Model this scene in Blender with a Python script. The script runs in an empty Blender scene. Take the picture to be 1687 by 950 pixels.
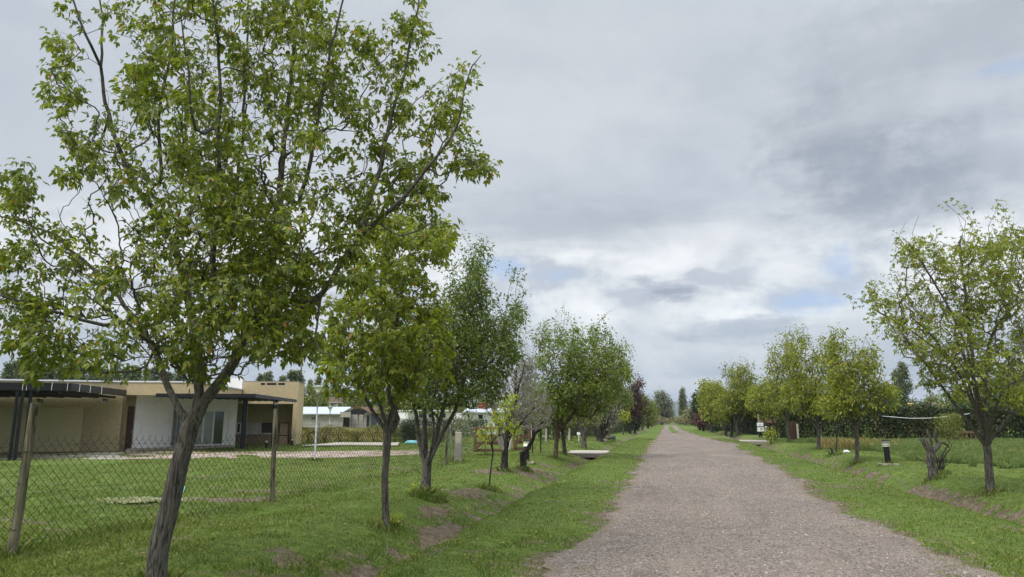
import bpy, math, random
import numpy as np
from mathutils import Vector, Matrix

S = bpy.context.scene
COL = S.collection
R = math.radians
# ------------------------------------------------------------------ camera, sky, sun, exposure
FPX = 1170.0; TH = R(10.4); PS = R(12.2); EYE = 1.6
cam = bpy.data.cameras.new('camera'); camo = bpy.data.objects.new('camera', cam); COL.objects.link(camo)
cam.sensor_width = 36.0; cam.lens = 36.0 * FPX / 1687.0
cam.clip_start = 0.05; cam.clip_end = 20000
camo.location = (0, 0, EYE); camo.rotation_euler = (R(90) + TH, 0, PS)
S.camera = camo
S.view_settings.view_transform = 'Standard'; S.view_settings.look = 'None'
S.view_settings.exposure = 0.45; S.view_settings.gamma = 1.0; S.view_settings.use_curve_mapping = False
S.cycles.use_denoising = True
S.cycles.max_bounces = 4; S.cycles.diffuse_bounces = 2; S.cycles.glossy_bounces = 2
S.cycles.transmission_bounces = 3; S.cycles.transparent_max_bounces = 4; S.cycles.volume_bounces = 0

SUN_EL, SUN_AZ = R(52), R(215)          # azimuth clockwise from +Y (the road's direction)
sun = bpy.data.lights.new('sun', 'SUN'); suno = bpy.data.objects.new('sun', sun); COL.objects.link(suno)
sun.energy = 1.5; sun.angle = R(18); sun.color = (1, 0.965, 0.91)
sd = Vector((math.sin(SUN_AZ) * math.cos(SUN_EL), math.cos(SUN_AZ) * math.cos(SUN_EL), math.sin(SUN_EL)))
suno.rotation_euler = sd.to_track_quat('Z', 'Y').to_euler()

def raydir(u, v):
    r = (u - 843.5) / FPX; p = (475 - v) / FPX
    d = math.cos(TH) - p * math.sin(TH); z = math.sin(TH) + p * math.cos(TH)
    return Vector((r * math.cos(PS) - d * math.sin(PS), r * math.sin(PS) + d * math.cos(PS), z)), d

class NT:
    """small helper for node trees"""
    def __init__(s, t): s.t = t; s.n = t.nodes; s.l = t.links
    def add(s, typ, ins=None, **kw):
        n = s.n.new(typ)
        for k, v in kw.items(): setattr(n, k, v)
        if ins:
            for k, v in ins.items():
                sock = n.inputs[k]
                if isinstance(v, bpy.types.NodeSocket): s.l.new(v, sock)
                else: sock.default_value = v
        return n
    def math(s, op, a, b=0.0, clamp=False):
        n = s.add('ShaderNodeMath', {0: a, 1: b}, operation=op); n.use_clamp = clamp; return n.outputs[0]
    def vmath(s, op, a, b=(0, 0, 0)):
        n = s.add('ShaderNodeVectorMath', {0: a, 1: b}, operation=op)
        return n.outputs['Value'] if op in ('DOT_PRODUCT', 'LENGTH', 'DISTANCE') else n.outputs[0]
    def ramp(s, f, stops, interp='LINEAR'):
        n = s.add('ShaderNodeValToRGB', {0: f}); cr = n.color_ramp; cr.interpolation = interp
        while len(cr.elements) < len(stops): cr.elements.new(0.5)
        for e, (p, c) in zip(cr.elements, stops):
            e.position = p; e.color = (c[0], c[1], c[2], 1) if not isinstance(c, (int, float)) else (c, c, c, 1)
        return n.outputs[0]
    def mix(s, f, a, b, mode='MIX'):
        n = s.n.new('ShaderNodeMix'); n.data_type = 'RGBA'; n.blend_type = mode
        for k, v in ((0, f), (6, a), (7, b)):
            if isinstance(v, bpy.types.NodeSocket): s.l.new(v, n.inputs[k])
            else: n.inputs[k].default_value = v if k == 0 else (v[0], v[1], v[2], 1)
        return n.outputs[2]
    def noise(s, vec, scale, detail=4, rough=0.55, dist=0.0):
        n = s.add('ShaderNodeTexNoise', {'Vector': vec, 'Scale': scale, 'Detail': detail, 'Roughness': rough, 'Distortion': dist})
        return n.outputs[0]
    def smooth(s, x, a, b, lo=0.0, hi=1.0):
        n = s.add('ShaderNodeMapRange', {0: x, 1: a, 2: b, 3: lo, 4: hi}); n.interpolation_type = 'SMOOTHSTEP'; return n.outputs[0]

def make_world():
    w = bpy.data.worlds.new('World'); S.world = w; w.use_nodes = True
    t = NT(w.node_tree); t.n.clear()
    sky = t.add('ShaderNodeTexSky', sky_type='NISHITA'); sky.sun_disc = False
    sky.sun_elevation = SUN_EL; sky.sun_rotation = SUN_AZ; sky.air_density = 1.0; sky.dust_density = 1.5; sky.ozone_density = 1.5
    skyc = t.mix(1.0, sky.outputs[0], (0.085, 0.085, 0.09), 'MULTIPLY')
    g = t.vmath('NORMALIZE', t.add('ShaderNodeTexCoord').outputs['Generated'])
    sep = t.add('ShaderNodeSeparateXYZ', {0: g}); z = sep.outputs[2]
    zz = t.math('MAXIMUM', t.math('ADD', z, 0.10), 0.04)
    p = t.add('ShaderNodeCombineXYZ', {0: t.math('DIVIDE', sep.outputs[0], zz), 1: t.math('DIVIDE', sep.outputs[1], zz), 2: 0.0}).outputs[0]
    def blob(u, v, ax_w, el_w, soft=0.5):
        """a soft-edged cloud patch in a fixed direction of the sky"""
        d, _ = raydir(u, v); d.normalize()
        right = Vector((d.y, -d.x, 0)).normalized(); up = right.cross(d)
        dd = t.vmath('SUBTRACT', g, tuple(d))
        a = t.math('DIVIDE', t.vmath('DOT_PRODUCT', dd, tuple(right)), ax_w)
        b = t.math('DIVIDE', t.vmath('DOT_PRODUCT', dd, tuple(up)), el_w)
        r = t.math('SQRT', t.math('ADD', t.math('MULTIPLY', a, a), t.math('MULTIPLY', b, b)))
        ab = t.add('ShaderNodeCombineXYZ', {0: a, 1: b, 2: u * 0.37}).outputs[0]
        wob = t.noise(ab, 0.85, 4, 0.62, 0.4)
        fine = t.noise(g, 30.0, 5, 0.6); r = t.math('ADD', r, t.math('ADD', t.math('MULTIPLY', t.math('SUBTRACT', wob, 0.5), 3.2), t.math('MULTIPLY', t.math('SUBTRACT', fine, 0.5), 1.6)))
        return t.smooth(r, 1.0 + soft, 1.0 - soft)
    big = t.noise(p, 0.75, 6, 0.56, 0.35)
    p2 = t.vmath('ADD', p, (13.1, 7.7, 3.0))
    det = t.noise(p2, 2.1, 7, 0.6, 0.5)
    body = t.math('ADD', t.math('MULTIPLY', big, 0.72), t.math('MULTIPLY', det, 0.28))
    dn = t.noise(t.vmath('MULTIPLY', g, (1, 1, 1.7)), 3.6, 7, 0.56, 0.3)
    wz = t.smooth(z, 0.42, 0.16, 0.25, 0.9)
    body = t.math('ADD', t.math('MULTIPLY', body, t.math('SUBTRACT', 1.0, wz)), t.math('MULTIPLY', dn, wz))
    cl = t.ramp(body, [(0.37, (0.62, 0.65, 0.675)), (0.46, (0.50, 0.535, 0.575)), (0.54, (0.455, 0.49, 0.54)), (0.63, (0.375, 0.41, 0.465))])
    # a brighter belt of thinner cloud low over the road, greyer bank above the skyline
    zn = t.math('ADD', z, t.math('MULTIPLY', t.math('SUBTRACT', t.noise(g, 5.0, 5, 0.55), 0.5), 0.10))
    belt = t.math('MULTIPLY', t.smooth(zn, 0.10, 0.15), t.smooth(zn, 0.285, 0.225))
    pf = t.noise(t.vmath('MULTIPLY', g, (1, 1, 2.0)), 8.0, 8, 0.55, 0.2)
    beltc = t.ramp(pf, [(0.38, (0.78, 0.80, 0.81)), (0.50, (0.64, 0.67, 0.69)), (0.60, (0.42, 0.455, 0.51))])
    cl = t.mix(t.math('MULTIPLY', belt, 0.9), cl, beltc)
    low = t.smooth(z, 0.13, 0.02)
    det2 = t.noise(t.vmath('MULTIPLY', g, (1, 1, 2.6)), 10.5, 8, 0.56, 0.2)
    lowc = t.ramp(det2, [(0.38, (0.45, 0.48, 0.52)), (0.49, (0.32, 0.365, 0.435)), (0.60, (0.20, 0.255, 0.345))])
    cl = t.mix(t.math('MULTIPLY', low, 0.8), cl, lowc)
    for (u, v, aw, ew, k, c) in [(1390, 215, .062, .040, .7, (.26, .29, .34)), (1400, 275, .085, .040, .7, (.245, .275, .325)), (1445, 330, .075, .032, .6, (.235, .265, .315)), (1290, 365, .028, .014, .6, (.27, .305, .36)),
                                 (1620, 270, .08, .05, .5, (.26, .295, .345)), (1560, 60, .15, .06, .5, (.27, .30, .35)), (930, 365, .15, .03, .65, (.33, .365, .41)),
                                 (900, 160, .16, .08, .6, (.56, .585, .61)), (1230, 400, .10, .03, .5, (.58, .605, .63)), (1480, 170, .10, .02, .4, (.50, .53, .56)), (1110, 482, .026, .009, .9, (.26, .30, .36)), (1060, 462, .014, .006, .6, (.28, .32, .375)),
                                 (1215, 545, .06, .016, .75, (.28, .33, .40)), (1060, 525, .03, .013, .5, (.50, .53, .56)), (650, 60, .2, .1, .25, (.35, .39, .44)), (60, 200, .2, .12, .4, (.37, .405, .46))]:
        cl = t.mix(t.math('MULTIPLY', blob(u, v, aw, ew, 0.95), k), cl, c)
    gaps = None
    for (u, v, aw, ew, k) in [(1340, 493, .050, .012, .75), (1385, 440, .016, .022, .5), (830, 440, .026, .011, .75), (915, 452, .024, .009, .4), (1660, 112, .03, .007, .45)]:
        b = t.math('MULTIPLY', blob(u, v, aw, ew, 1.0), k)
        gaps = b if gaps is None else t.math('MAXIMUM', gaps, b)
    skyb = t.mix(0.7, skyc, (0.36, 0.50, 0.74))
    col = t.mix(gaps, cl, skyb)
    # overcast brightens overhead; the unseen sky there is boosted to light the ground
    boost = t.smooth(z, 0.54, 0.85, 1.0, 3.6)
    col = t.mix(0.10, col, skyc)
    col = t.mix(1.0, col, (1.01, 1.0, 0.985), 'MULTIPLY')
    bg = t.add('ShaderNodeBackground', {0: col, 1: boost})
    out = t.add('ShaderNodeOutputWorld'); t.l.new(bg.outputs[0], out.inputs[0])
    w.cycles.sampling_method = 'MANUAL'; w.cycles.sample_map_resolution = 512
make_world()

# ------------------------------------------------------------------ placing things
def X(u, d, v=690.0, z=None):
    """point at picture column u (row v), d metres ahead of the viewpoint; z overrides the height"""
    r, dh = raydir(u, v); t = d / dh
    return Vector((r.x * t, r.y * t, EYE + r.z * t if z is None else z))

rs = np.random.RandomState(7)
_perm = rs.rand(256, 256)
def vnoise(x, y):
    x = np.asarray(x, float); y = np.asarray(y, float)
    xi = np.floor(x).astype(int); yi = np.floor(y).astype(int); fx = x - xi; fy = y - yi
    fx = fx * fx * (3 - 2 * fx); fy = fy * fy * (3 - 2 * fy)
    a = _perm[xi & 255, yi & 255]; b = _perm[(xi + 1) & 255, yi & 255]; c = _perm[xi & 255, (yi + 1) & 255]; d = _perm[(xi + 1) & 255, (yi + 1) & 255]
    return (a * (1 - fx) + b * fx) * (1 - fy) + (c * (1 - fx) + d * fx) * fy
def fbm(x, y, o=4):
    s = 0; a = 0.5; t = 0
    for i in range(o):
        s = s + a * vnoise(x * 2 ** i + 17.3 * i, y * 2 ** i + 5.1 * i); t += a; a *= 0.5
    return s / t
PX = np.array([-400, -10, -7.0, -5.6, -5.0, -4.5, -4.0, -3.72, -3.45, -3.1, -2.6, -1.2, 1.0, 3.2, 4.4, 5.2, 5.55, 5.9, 6.2, 6.6, 7.0, 7.6, 9.5, 400])
PZ = np.array([0, 0, 0.0, 0.08, 0.06, -0.04, -0.19, -0.30, -0.31, -0.07, 0.02, -0.02, 0.045, -0.02, 0.02, -0.03, -0.16, -0.38, -0.32, -0.06, 0.06, 0.08, 0.0, 0])
def gz(x, y):
    x = np.asarray(x, float); y = np.asarray(y, float)
    wob = (fbm(y * 0.35, x * 0 + 3.3, 3) - 0.5) * 0.5 * np.exp(-((np.abs(x - 1) - 5.2) / 2.0) ** 2)
    z = np.interp(x + wob, PX, PZ)
    n = (fbm(x * 0.55, y * 0.55, 3) - 0.5) * 0.13 + (fbm(x * 2.2 + 9, y * 2.2, 3) - 0.5) * 0.05
    off = np.clip(np.minimum(np.abs(x - 1.0) - 2.2, 1.6) / 1.6, 0.12, 1)
    fade = np.clip((160 - y) / 60, 0, 1)
    rut = .022 * np.exp(-((x - .15 - .1 * np.sin(y * .13)) / .22) ** 2) + .022 * np.exp(-((x - 1.95 - .1 * np.sin(y * .13)) / .22) ** 2)
    return (z + n * off - rut) * fade
def G(u, v, lift=0.0):
    """where the picture point (u, v) meets the ground"""
    r, _ = raydir(u, v); z = 0.0
    for _i in range(6):
        t = (z - EYE) / r.z; x, y = r.x * t, r.y * t; z = float(gz(x, y))
    return Vector((x, y, z + lift))
def on_ground(p, lift=0.0): return Vector((p[0], p[1], float(gz(p[0], p[1])) + lift))

def tag(o, label=None, cat=None, group=None, kind=None):
    if label: o['label'] = label
    if cat: o['category'] = cat
    if group: o['group'] = group
    if kind: o['kind'] = kind
    return o
def empty(name, loc, label=None, cat=None, group=None, rz=0.0):
    o = bpy.data.objects.new(name, None); COL.objects.link(o); o.location = loc; o.rotation_euler = (0, 0, rz)
    return tag(o, label, cat, group)
def link(name, me, mat, parent=None):
    o = bpy.data.objects.new(name, me); COL.objects.link(o)
    if mat: me.materials.append(mat)
    if parent: o.parent = parent
    return o
def np_mesh(name, verts, polys, smooth=False):
    """verts (N,3); polys = list of (M,k) index arrays"""
    me = bpy.data.meshes.new(name)
    polys = [p for p in polys if len(p)]
    nv = len(verts); loops = np.concatenate([p.ravel() for p in polys]).astype(np.int32)
    tot = np.concatenate([np.full(len(p), p.shape[1], np.int32) for p in polys])
    start = np.concatenate([[0], np.cumsum(tot)[:-1]]).astype(np.int32)
    me.vertices.add(nv); me.vertices.foreach_set('co', np.asarray(verts, np.float32).ravel())
    me.loops.add(len(loops)); me.loops.foreach_set('vertex_index', loops)
    me.polygons.add(len(tot)); me.polygons.foreach_set('loop_start', start); me.polygons.foreach_set('loop_total', tot)
    if smooth: me.polygons.foreach_set('use_smooth', np.ones(len(tot), bool))
    me.update(calc_edges=True)
    return me

class MB:
    """collects boxes, prisms and tubes given in world space; build() links them as one mesh"""
    def __init__(s): s.v = []; s.f = []
    def quad8(s, c):
        b = len(s.v); s.v += [tuple(x) for x in c]
        for q in ((0, 3, 2, 1), (4, 5, 6, 7), (0, 1, 5, 4), (1, 2, 6, 5), (2, 3, 7, 6), (3, 0, 4, 7)): s.f.append([b + i for i in q])
        return s
    def box(s, c, sz, rz=0.0, tilt=None):
        m = Matrix.Rotation(rz, 3, 'Z')
        if tilt is not None: m = m @ tilt
        h = Vector(sz) / 2; c = Vector(c)
        return s.quad8([c + m @ Vector((x * h.x, y * h.y, z * h.z)) for z in (-1, 1) for x, y in ((-1, -1), (1, -1), (1, 1), (-1, 1))])
    def wall(s, a, b, z0, z1, th=0.2, off=0.0):
        """upright slab over the ground line a-b; its front (side facing the viewpoint) lies 'off' metres in front of the line"""
        a = Vector((a[0], a[1])); b = Vector((b[0], b[1])); d = (b - a).normalized(); n = Vector((d.y, -d.x))
        if n.dot(-a) < 0: n = -n
        f0, f1 = a + n * off, b + n * off; k0, k1 = f0 - n * th, f1 - n * th
        return s.quad8([(p.x, p.y, z) for z in (z0, z1) for p in (f0, f1, k1, k0)])
    def poly(s, pts, z0, z1):
        b = len(s.v); n = len(pts)
        s.v += [(p[0], p[1], z0) for p in pts] + [(p[0], p[1], z1) for p in pts]
        s.f.append([b + i for i in range(n)][::-1]); s.f.append([b + n + i for i in range(n)])
        for i in range(n): j = (i + 1) % n; s.f.append([b + i, b + j, b + n + j, b + n + i])
        return s
    def bar(s, a, b, w, h=None):
        a = Vector(a); b = Vector(b); h = h or w; d = (b - a).normalized()
        x = d.cross(Vector((0, 0, 1)));  x = x.normalized() if x.length > 1e-4 else Vector((1, 0, 0)); y = x.cross(d)
        return s.quad8([p + x * (i * w / 2) + y * (j * h / 2) for p in (a, b) for i, j in ((-1, -1), (1, -1), (1, 1), (-1, 1))])
    def tube(s, pts, rad, n=8, cap=True):
        pts = [Vector(p) for p in pts]; rad = rad if hasattr(rad, '__len__') else [rad] * len(pts); b = len(s.v)
        for i, p in enumerate(pts):
            t = (pts[min(i + 1, len(pts) - 1)] - pts[max(i - 1, 0)]).normalized()
            ref = Vector((0, 1, 0)) if abs(t.y) < 0.9 else Vector((1, 0, 0)); x = t.cross(ref).normalized(); y = t.cross(x)
            for k in range(n):
                a = 2 * math.pi * k / n; s.v.append(tuple(p + (x * math.cos(a) + y * math.sin(a)) * rad[i]))
        for i in range(len(pts) - 1):
            for k in range(n): s.f.append([b + i * n + k, b + i * n + (k + 1) % n, b + (i + 1) * n + (k + 1) % n, b + (i + 1) * n + k])
        if cap: s.f.append([b + k for k in range(n)]); s.f.append([b + (len(pts) - 1) * n + k for k in range(n)][::-1])
        return s
    def build(s, name, mat, parent=None, bevel=0.0, smooth=False):
        off = parent_world(parent)
        rot = parent.rotation_euler.z if parent else 0.0
        me = bpy.data.meshes.new(name); m = Matrix.Rotation(-rot, 3, 'Z')
        me.from_pydata([tuple(m @ (Vector(v) - off)) for v in s.v], [], s.f); me.update()
        if smooth: me.polygons.foreach_set('use_smooth', [True] * len(me.polygons))
        o = link(name, me, mat, parent)
        if bevel: bv = o.modifiers.new('bevel', 'BEVEL'); bv.width = bevel; bv.segments = 2; bv.limit_method = 'ANGLE'
        return o
def parent_world(p):
    v = Vector((0, 0, 0))
    while p is not None: v = v + p.location; p = p.parent
    return v

# ------------------------------------------------------------------ materials
MATS = {}
def new_mat(name):
    m = bpy.data.materials.new(name); m.use_nodes = True; t = NT(m.node_tree)
    MATS[name] = m; return m, t, t.n['Principled BSDF'], t.n['Material Output']
def bump(t, b, h, strength, dist=0.01):
    bn = t.add('ShaderNodeBump', {'Height': h, 'Strength': strength, 'Distance': dist}); t.l.new(bn.outputs[0], b.inputs['Normal'])
def plain(name, c, rough=0.7, metal=0.0, var=0.15, scale=8.0, bmp=0.0, bscale=60, spec=0.3, dirt=None):
    m, t, b, o = new_mat(name)
    co = t.add('ShaderNodeTexCoord').outputs['Object']
    n = t.noise(co, scale, 5, 0.6); hi = tuple(min(1, x * (1 + var)) for x in c); lo = tuple(x * (1 - var) for x in c)
    col = t.ramp(n, [(0.3, lo), (0.7, hi)])
    if dirt:
        n2 = t.noise(co, 1.7, 6, 0.7); col = t.mix(t.smooth(n2, 0.52, 0.7, 0, 0.6), col, dirt)
    t.l.new(col, b.inputs['Base Color']); b.inputs['Roughness'].default_value = rough; b.inputs['Metallic'].default_value = metal
    b.inputs['Specular IOR Level'].default_value = spec
    if bmp: bump(t, b, t.noise(co, bscale, 4, 0.6), bmp, 0.02)
    return m
TINT = {'box elder leaf': (1.45, 1.28, 1.1), 'young box elder leaf': (1.22, 1.10, 1.0), 'mid green leaf': (1.8, 1.45, 1.15), 'olive box elder leaf': (1.35, 1.3, 1.1), 'turning yellow green leaf': (1.2, 1.16, 1.0), 'dark evergreen leaf': (1.1, 1.0, 1.0), 'hedge leaf': (1.05, 1.0, 1.0), 'fallen leaf': (1, 1, 1), 'yellow petals': (1, 1, 1), 'glossy pear leaf': (1.95, 1.4, 1.1), 'poplar leaf': (1.3, 1.25, 1.15)}
def leaf_mat(name, cols, trans=0.35, rough=0.5, patch=None):
    """leaf colours chosen per leaf; light passes through the blade"""
    m, t, b, o = new_mat(name)
    tint = TINT.get(name, (1.22, 1.10, 1.0)); cols = [(p_, tuple(min(.9, c_ * k_) for c_, k_ in zip(c, tint))) for p_, c in cols]
    patch = tuple(c_ * k_ for c_, k_ in zip(patch, tint)) if patch else None
    gi = t.add('ShaderNodeNewGeometry'); ri = gi.outputs['Random Per Island']
    col = t.ramp(ri, cols)
    co = t.add('ShaderNodeTexCoord').outputs['Object']
    n = t.noise(co, 1.3, 3, 0.5)
    col = t.mix(t.smooth(n, 0.42, 0.62, 0.0, 0.35), col, patch or cols[-1][1])
    t.l.new(col, b.inputs['Base Color']); b.inputs['Roughness'].default_value = rough; b.inputs['Specular IOR Level'].default_value = 0.35
    tr = t.add('ShaderNodeBsdfTranslucent'); t.l.new(t.mix(1.0, col, (1.6, 1.65, 0.7), 'MULTIPLY'), tr.inputs[0])
    mx = t.add('ShaderNodeMixShader', {0: trans}); t.l.new(b.outputs[0], mx.inputs[1]); t.l.new(tr.outputs[0], mx.inputs[2])
    t.l.new(mx.outputs[0], o.inputs[0])
    return m
def bark_mat(name, dark, light, sx=22, sz=3.0, strength=0.9):
    m, t, b, o = new_mat(name)
    co = t.add('ShaderNodeTexCoord').outputs['Object']
    st = t.add('ShaderNodeMapping', {0: co, 3: (sx, sx, sz)}).outputs[0]
    v = t.noise(st, 1.0, 6, 0.65, 1.2); fur = t.ramp(v, [(0.40, 0.0), (0.50, 0.55), (0.64, 1.0)])
    big = t.noise(co, 3.0, 5, 0.6)
    col = t.mix(fur, dark, light); col = t.mix(t.smooth(big, 0.4, 0.7, 0, 0.45), col, tuple(x * 0.55 for x in light))
    t.l.new(col, b.inputs['Base Color']); b.inputs['Roughness'].default_value = 0.92; b.inputs['Specular IOR Level'].default_value = 0.15
    bump(t, b, v, strength, 0.03)
    return m

M = {}
M['bark'] = bark_mat('grey brown furrowed bark', (0.036, 0.032, 0.028), (0.205, 0.185, 0.16), 42, 5.0, 1.0)
M['bark_dark'] = bark_mat('dark bark', (0.022, 0.019, 0.017), (0.10, 0.088, 0.078), 18, 4)
M['bark_smooth'] = bark_mat('smooth grey bark', (0.050, 0.045, 0.040), (0.165, 0.15, 0.132), 16, 6, 0.6)
M['bark_brown'] = bark_mat('brown bark', (0.05, 0.036, 0.026), (0.17, 0.125, 0.09), 16, 4)
M['twig_grey'] = plain('bare grey twigs', (0.24, 0.21, 0.18), 0.9, var=0.3, scale=5)
M['leaf_maple'] = leaf_mat('box elder leaf', [(0.0, (0.055, 0.090, 0.020)), (0.35, (0.100, 0.148, 0.028)), (0.75, (0.160, 0.208, 0.042)), (0.93, (0.22, 0.255, 0.06)), (0.98, (0.24, 0.25, 0.06)), (0.995, (0.28, 0.16, 0.06))], 0.40, patch=(0.068, 0.110, 0.022))
M['leaf_maple2'] = leaf_mat('young box elder leaf', [(0.0, (0.085, 0.125, 0.022)), (0.4, (0.150, 0.205, 0.032)), (0.8, (0.215, 0.27, 0.046)), (0.96, (0.25, 0.28, 0.06)), (0.985, (0.27, 0.26, 0.06)), (0.997, (0.30, 0.13, 0.05))], 0.42, patch=(0.12, 0.17, 0.028))
M['leaf_olive'] = leaf_mat('olive box elder leaf', [(0.0, (0.075, 0.100, 0.022)), (0.35, (0.125, 0.160, 0.030)), (0.75, (0.185, 0.215, 0.040)), (0.93, (0.27, 0.265, 0.055)), (0.985, (0.30, 0.20, 0.06))], 0.40, patch=(0.09, 0.12, 0.025))
M['leaf_pear'] = leaf_mat('glossy pear leaf', [(0.0, (0.030, 0.068, 0.018)), (0.5, (0.060, 0.118, 0.030)), (0.95, (0.105, 0.165, 0.042))], 0.28, 0.4, patch=(0.035, 0.075, 0.02))
M['leaf_mid'] = leaf_mat('mid green leaf', [(0.0, (0.045, 0.085, 0.020)), (0.5, (0.085, 0.145, 0.030)), (0.95, (0.15, 0.205, 0.045))], 0.32, patch=(0.055, 0.10, 0.022))
M['leaf_yellow'] = leaf_mat('turning yellow green leaf', [(0.0, (0.095, 0.125, 0.025)), (0.4, (0.165, 0.200, 0.034)), (0.8, (0.24, 0.265, 0.042)), (0.95, (0.33, 0.29, 0.045))], 0.36, patch=(0.12, 0.15, 0.03))
M['leaf_lime'] = leaf_mat('lime leaf', [(0.0, (0.16, 0.23, 0.025)), (0.6, (0.27, 0.36, 0.04)), (0.95, (0.38, 0.38, 0.05))], 0.42, patch=(0.22, 0.30, 0.035))
M['leaf_dark'] = leaf_mat('dark evergreen leaf', [(0.0, (0.018, 0.036, 0.014)), (0.6, (0.038, 0.062, 0.022)), (0.95, (0.070, 0.095, 0.032))], 0.15, patch=(0.022, 0.04, 0.015))
M['leaf_hedge'] = leaf_mat('hedge leaf', [(0.0, (0.022, 0.042, 0.013)), (0.6, (0.050, 0.078, 0.022)), (0.95, (0.12, 0.135, 0.045))], 0.2, patch=(0.03, 0.05, 0.016))
M['leaf_red'] = leaf_mat('dark red leaf', [(0.0, (0.040, 0.018, 0.020)), (0.6, (0.085, 0.038, 0.040)), (0.95, (0.14, 0.075, 0.06))], 0.25, patch=(0.05, 0.03, 0.025))
M['leaf_grey'] = leaf_mat('grey green leaf', [(0.0, (0.085, 0.115, 0.065)), (0.6, (0.15, 0.18, 0.11)), (0.95, (0.24, 0.265, 0.18))], 0.25, patch=(0.10, 0.12, 0.075))
M['leaf_poplar'] = leaf_mat('poplar leaf', [(0.0, (0.060, 0.082, 0.040)), (0.6, (0.105, 0.135, 0.068)), (0.95, (0.19, 0.21, 0.125))], 0.22, patch=(0.07, 0.095, 0.045))
M['leaf_willow'] = leaf_mat('olive leaf', [(0.0, (0.085, 0.115, 0.030)), (0.6, (0.145, 0.18, 0.045)), (0.95, (0.22, 0.24, 0.07))], 0.3, patch=(0.10, 0.13, 0.035))
M['leaf_scrub'] = leaf_mat('dry scrub', [(0.0, (0.09, 0.105, 0.045)), (0.6, (0.16, 0.165, 0.075)), (0.95, (0.26, 0.23, 0.12))], 0.2, patch=(0.13, 0.12, 0.06))
M['leaf_dry'] = leaf_mat('dry weed', [(0.0, (0.13, 0.12, 0.05)), (0.6, (0.26, 0.20, 0.10)), (0.95, (0.40, 0.32, 0.18))], 0.25, patch=(0.18, 0.17, 0.07))
M['stucco'] = plain('rough ochre stucco', (0.385, 0.325, 0.185), 0.95, var=0.22, scale=14, bmp=0.9, bscale=26)
M['stucco_bright'] = plain('light ochre stucco', (0.50, 0.40, 0.235), 0.95, var=0.12, scale=9, bmp=0.6, bscale=26)
M['panel'] = plain('smooth ochre panel', (0.53, 0.47, 0.28), 0.8, var=0.04, scale=2)
M['white'] = plain('white wall paint', (0.86, 0.85, 0.835), 0.9, var=0.04, scale=3, bmp=0.25, bscale=40, dirt=(0.6, 0.58, 0.54))
M['trim'] = plain('white trim', (0.8, 0.8, 0.79), 0.5, var=0.02)
M['black'] = plain('black painted steel', (0.012, 0.013, 0.016), 0.45, var=0.2)
M['glass_dark'] = plain('dark window glass', (0.025, 0.032, 0.034), 0.06, spec=0.8, var=0.3, scale=1.0)
M['curtain'] = plain('glass over pale curtain', (0.26, 0.30, 0.30), 0.12, spec=0.8, var=0.15, scale=2)
M['door_wood'] = plain('red brown door wood', (0.060, 0.030, 0.018), 0.5, var=0.4, scale=5)
M['gate_wood'] = plain('weathered orange brown wood', (0.15, 0.088, 0.055), 0.85, var=0.35, scale=7)
M['block'] = None
M['zinc'] = plain('zinc roof sheet', (0.52, 0.56, 0.60), 0.45, 0.2, var=0.1)
M['steel'] = plain('galvanised post', (0.28, 0.31, 0.31), 0.5, 0.3, var=0.12)
M['concrete'] = plain('pale concrete', (0.40, 0.36, 0.295), 0.9, var=0.14, scale=6, bmp=0.5, bscale=50, dirt=(0.30, 0.25, 0.19))
M['concrete_dark'] = plain('old concrete', (0.26, 0.235, 0.20), 0.92, var=0.25, scale=6, bmp=0.6, bscale=40)
M['post_wood'] = bark_mat('grey fence post wood', (0.05, 0.042, 0.030), (0.25, 0.225, 0.155), 14, 1.6, 0.6)
M['post_pale'] = bark_mat('bleached post wood', (0.28, 0.25, 0.20), (0.55, 0.50, 0.42), 14, 1.6, 0.5)
M['wire'] = plain('rusty fence wire', (0.028, 0.022, 0.018), 0.75, 0.3, var=0.3)
M['lens'] = plain('opal lamp plastic', (0.82, 0.78, 0.62), 0.35, var=0.03)
M['tile_roof'] = plain('brown roof tiles', (0.24, 0.18, 0.145), 0.9, var=0.3, scale=3)
M['red_roof'] = plain('red roof tiles', (0.24, 0.07, 0.05), 0.85, var=0.3, scale=4)
M['slate'] = plain('slate blue sheet', (0.10, 0.115, 0.145), 0.6, var=0.1)
M['brick'] = plain('dull brick', (0.30, 0.20, 0.155), 0.9, var=0.25, scale=9)
M['yellow_wall'] = plain('yellow wall', (0.52, 0.40, 0.16), 0.9, var=0.15, scale=2, dirt=(0.34, 0.27, 0.13))
M['turquoise'] = plain('turquoise plastic', (0.19, 0.48, 0.50), 0.5, var=0.06)
M['red_cloth'] = plain('red cloth', (0.50, 0.05, 0.05), 0.8, var=0.1)
M['blue_cloth'] = plain('light blue cloth', (0.32, 0.50, 0.60), 0.8, var=0.1)
M['navy_cloth'] = plain('navy cloth', (0.03, 0.05, 0.11), 0.8, var=0.1)
M['dead_wood'] = bark_mat('charred dead wood', (0.012, 0.011, 0.010), (0.075, 0.066, 0.058), 20, 5, 0.9)
M['dead_pale'] = bark_mat('grey dead wood', (0.03, 0.027, 0.025), (0.19, 0.17, 0.15), 22, 4, 0.8)
M['ink'] = plain('black ink', (0.02, 0.02, 0.02), 0.6, var=0.0)
M['ink_grey'] = plain('faded grey print', (0.42, 0.42, 0.42), 0.6, var=0.0)
M['oven'] = plain('dark back wall tile', (0.07, 0.055, 0.045), 0.5, var=0.2)
M['granite'] = plain('pale mottled granite', (0.42, 0.40, 0.37), 0.4, var=0.35, scale=3)
M['counter'] = plain('brown counter stucco', (0.22, 0.165, 0.105), 0.8, var=0.15)

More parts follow.
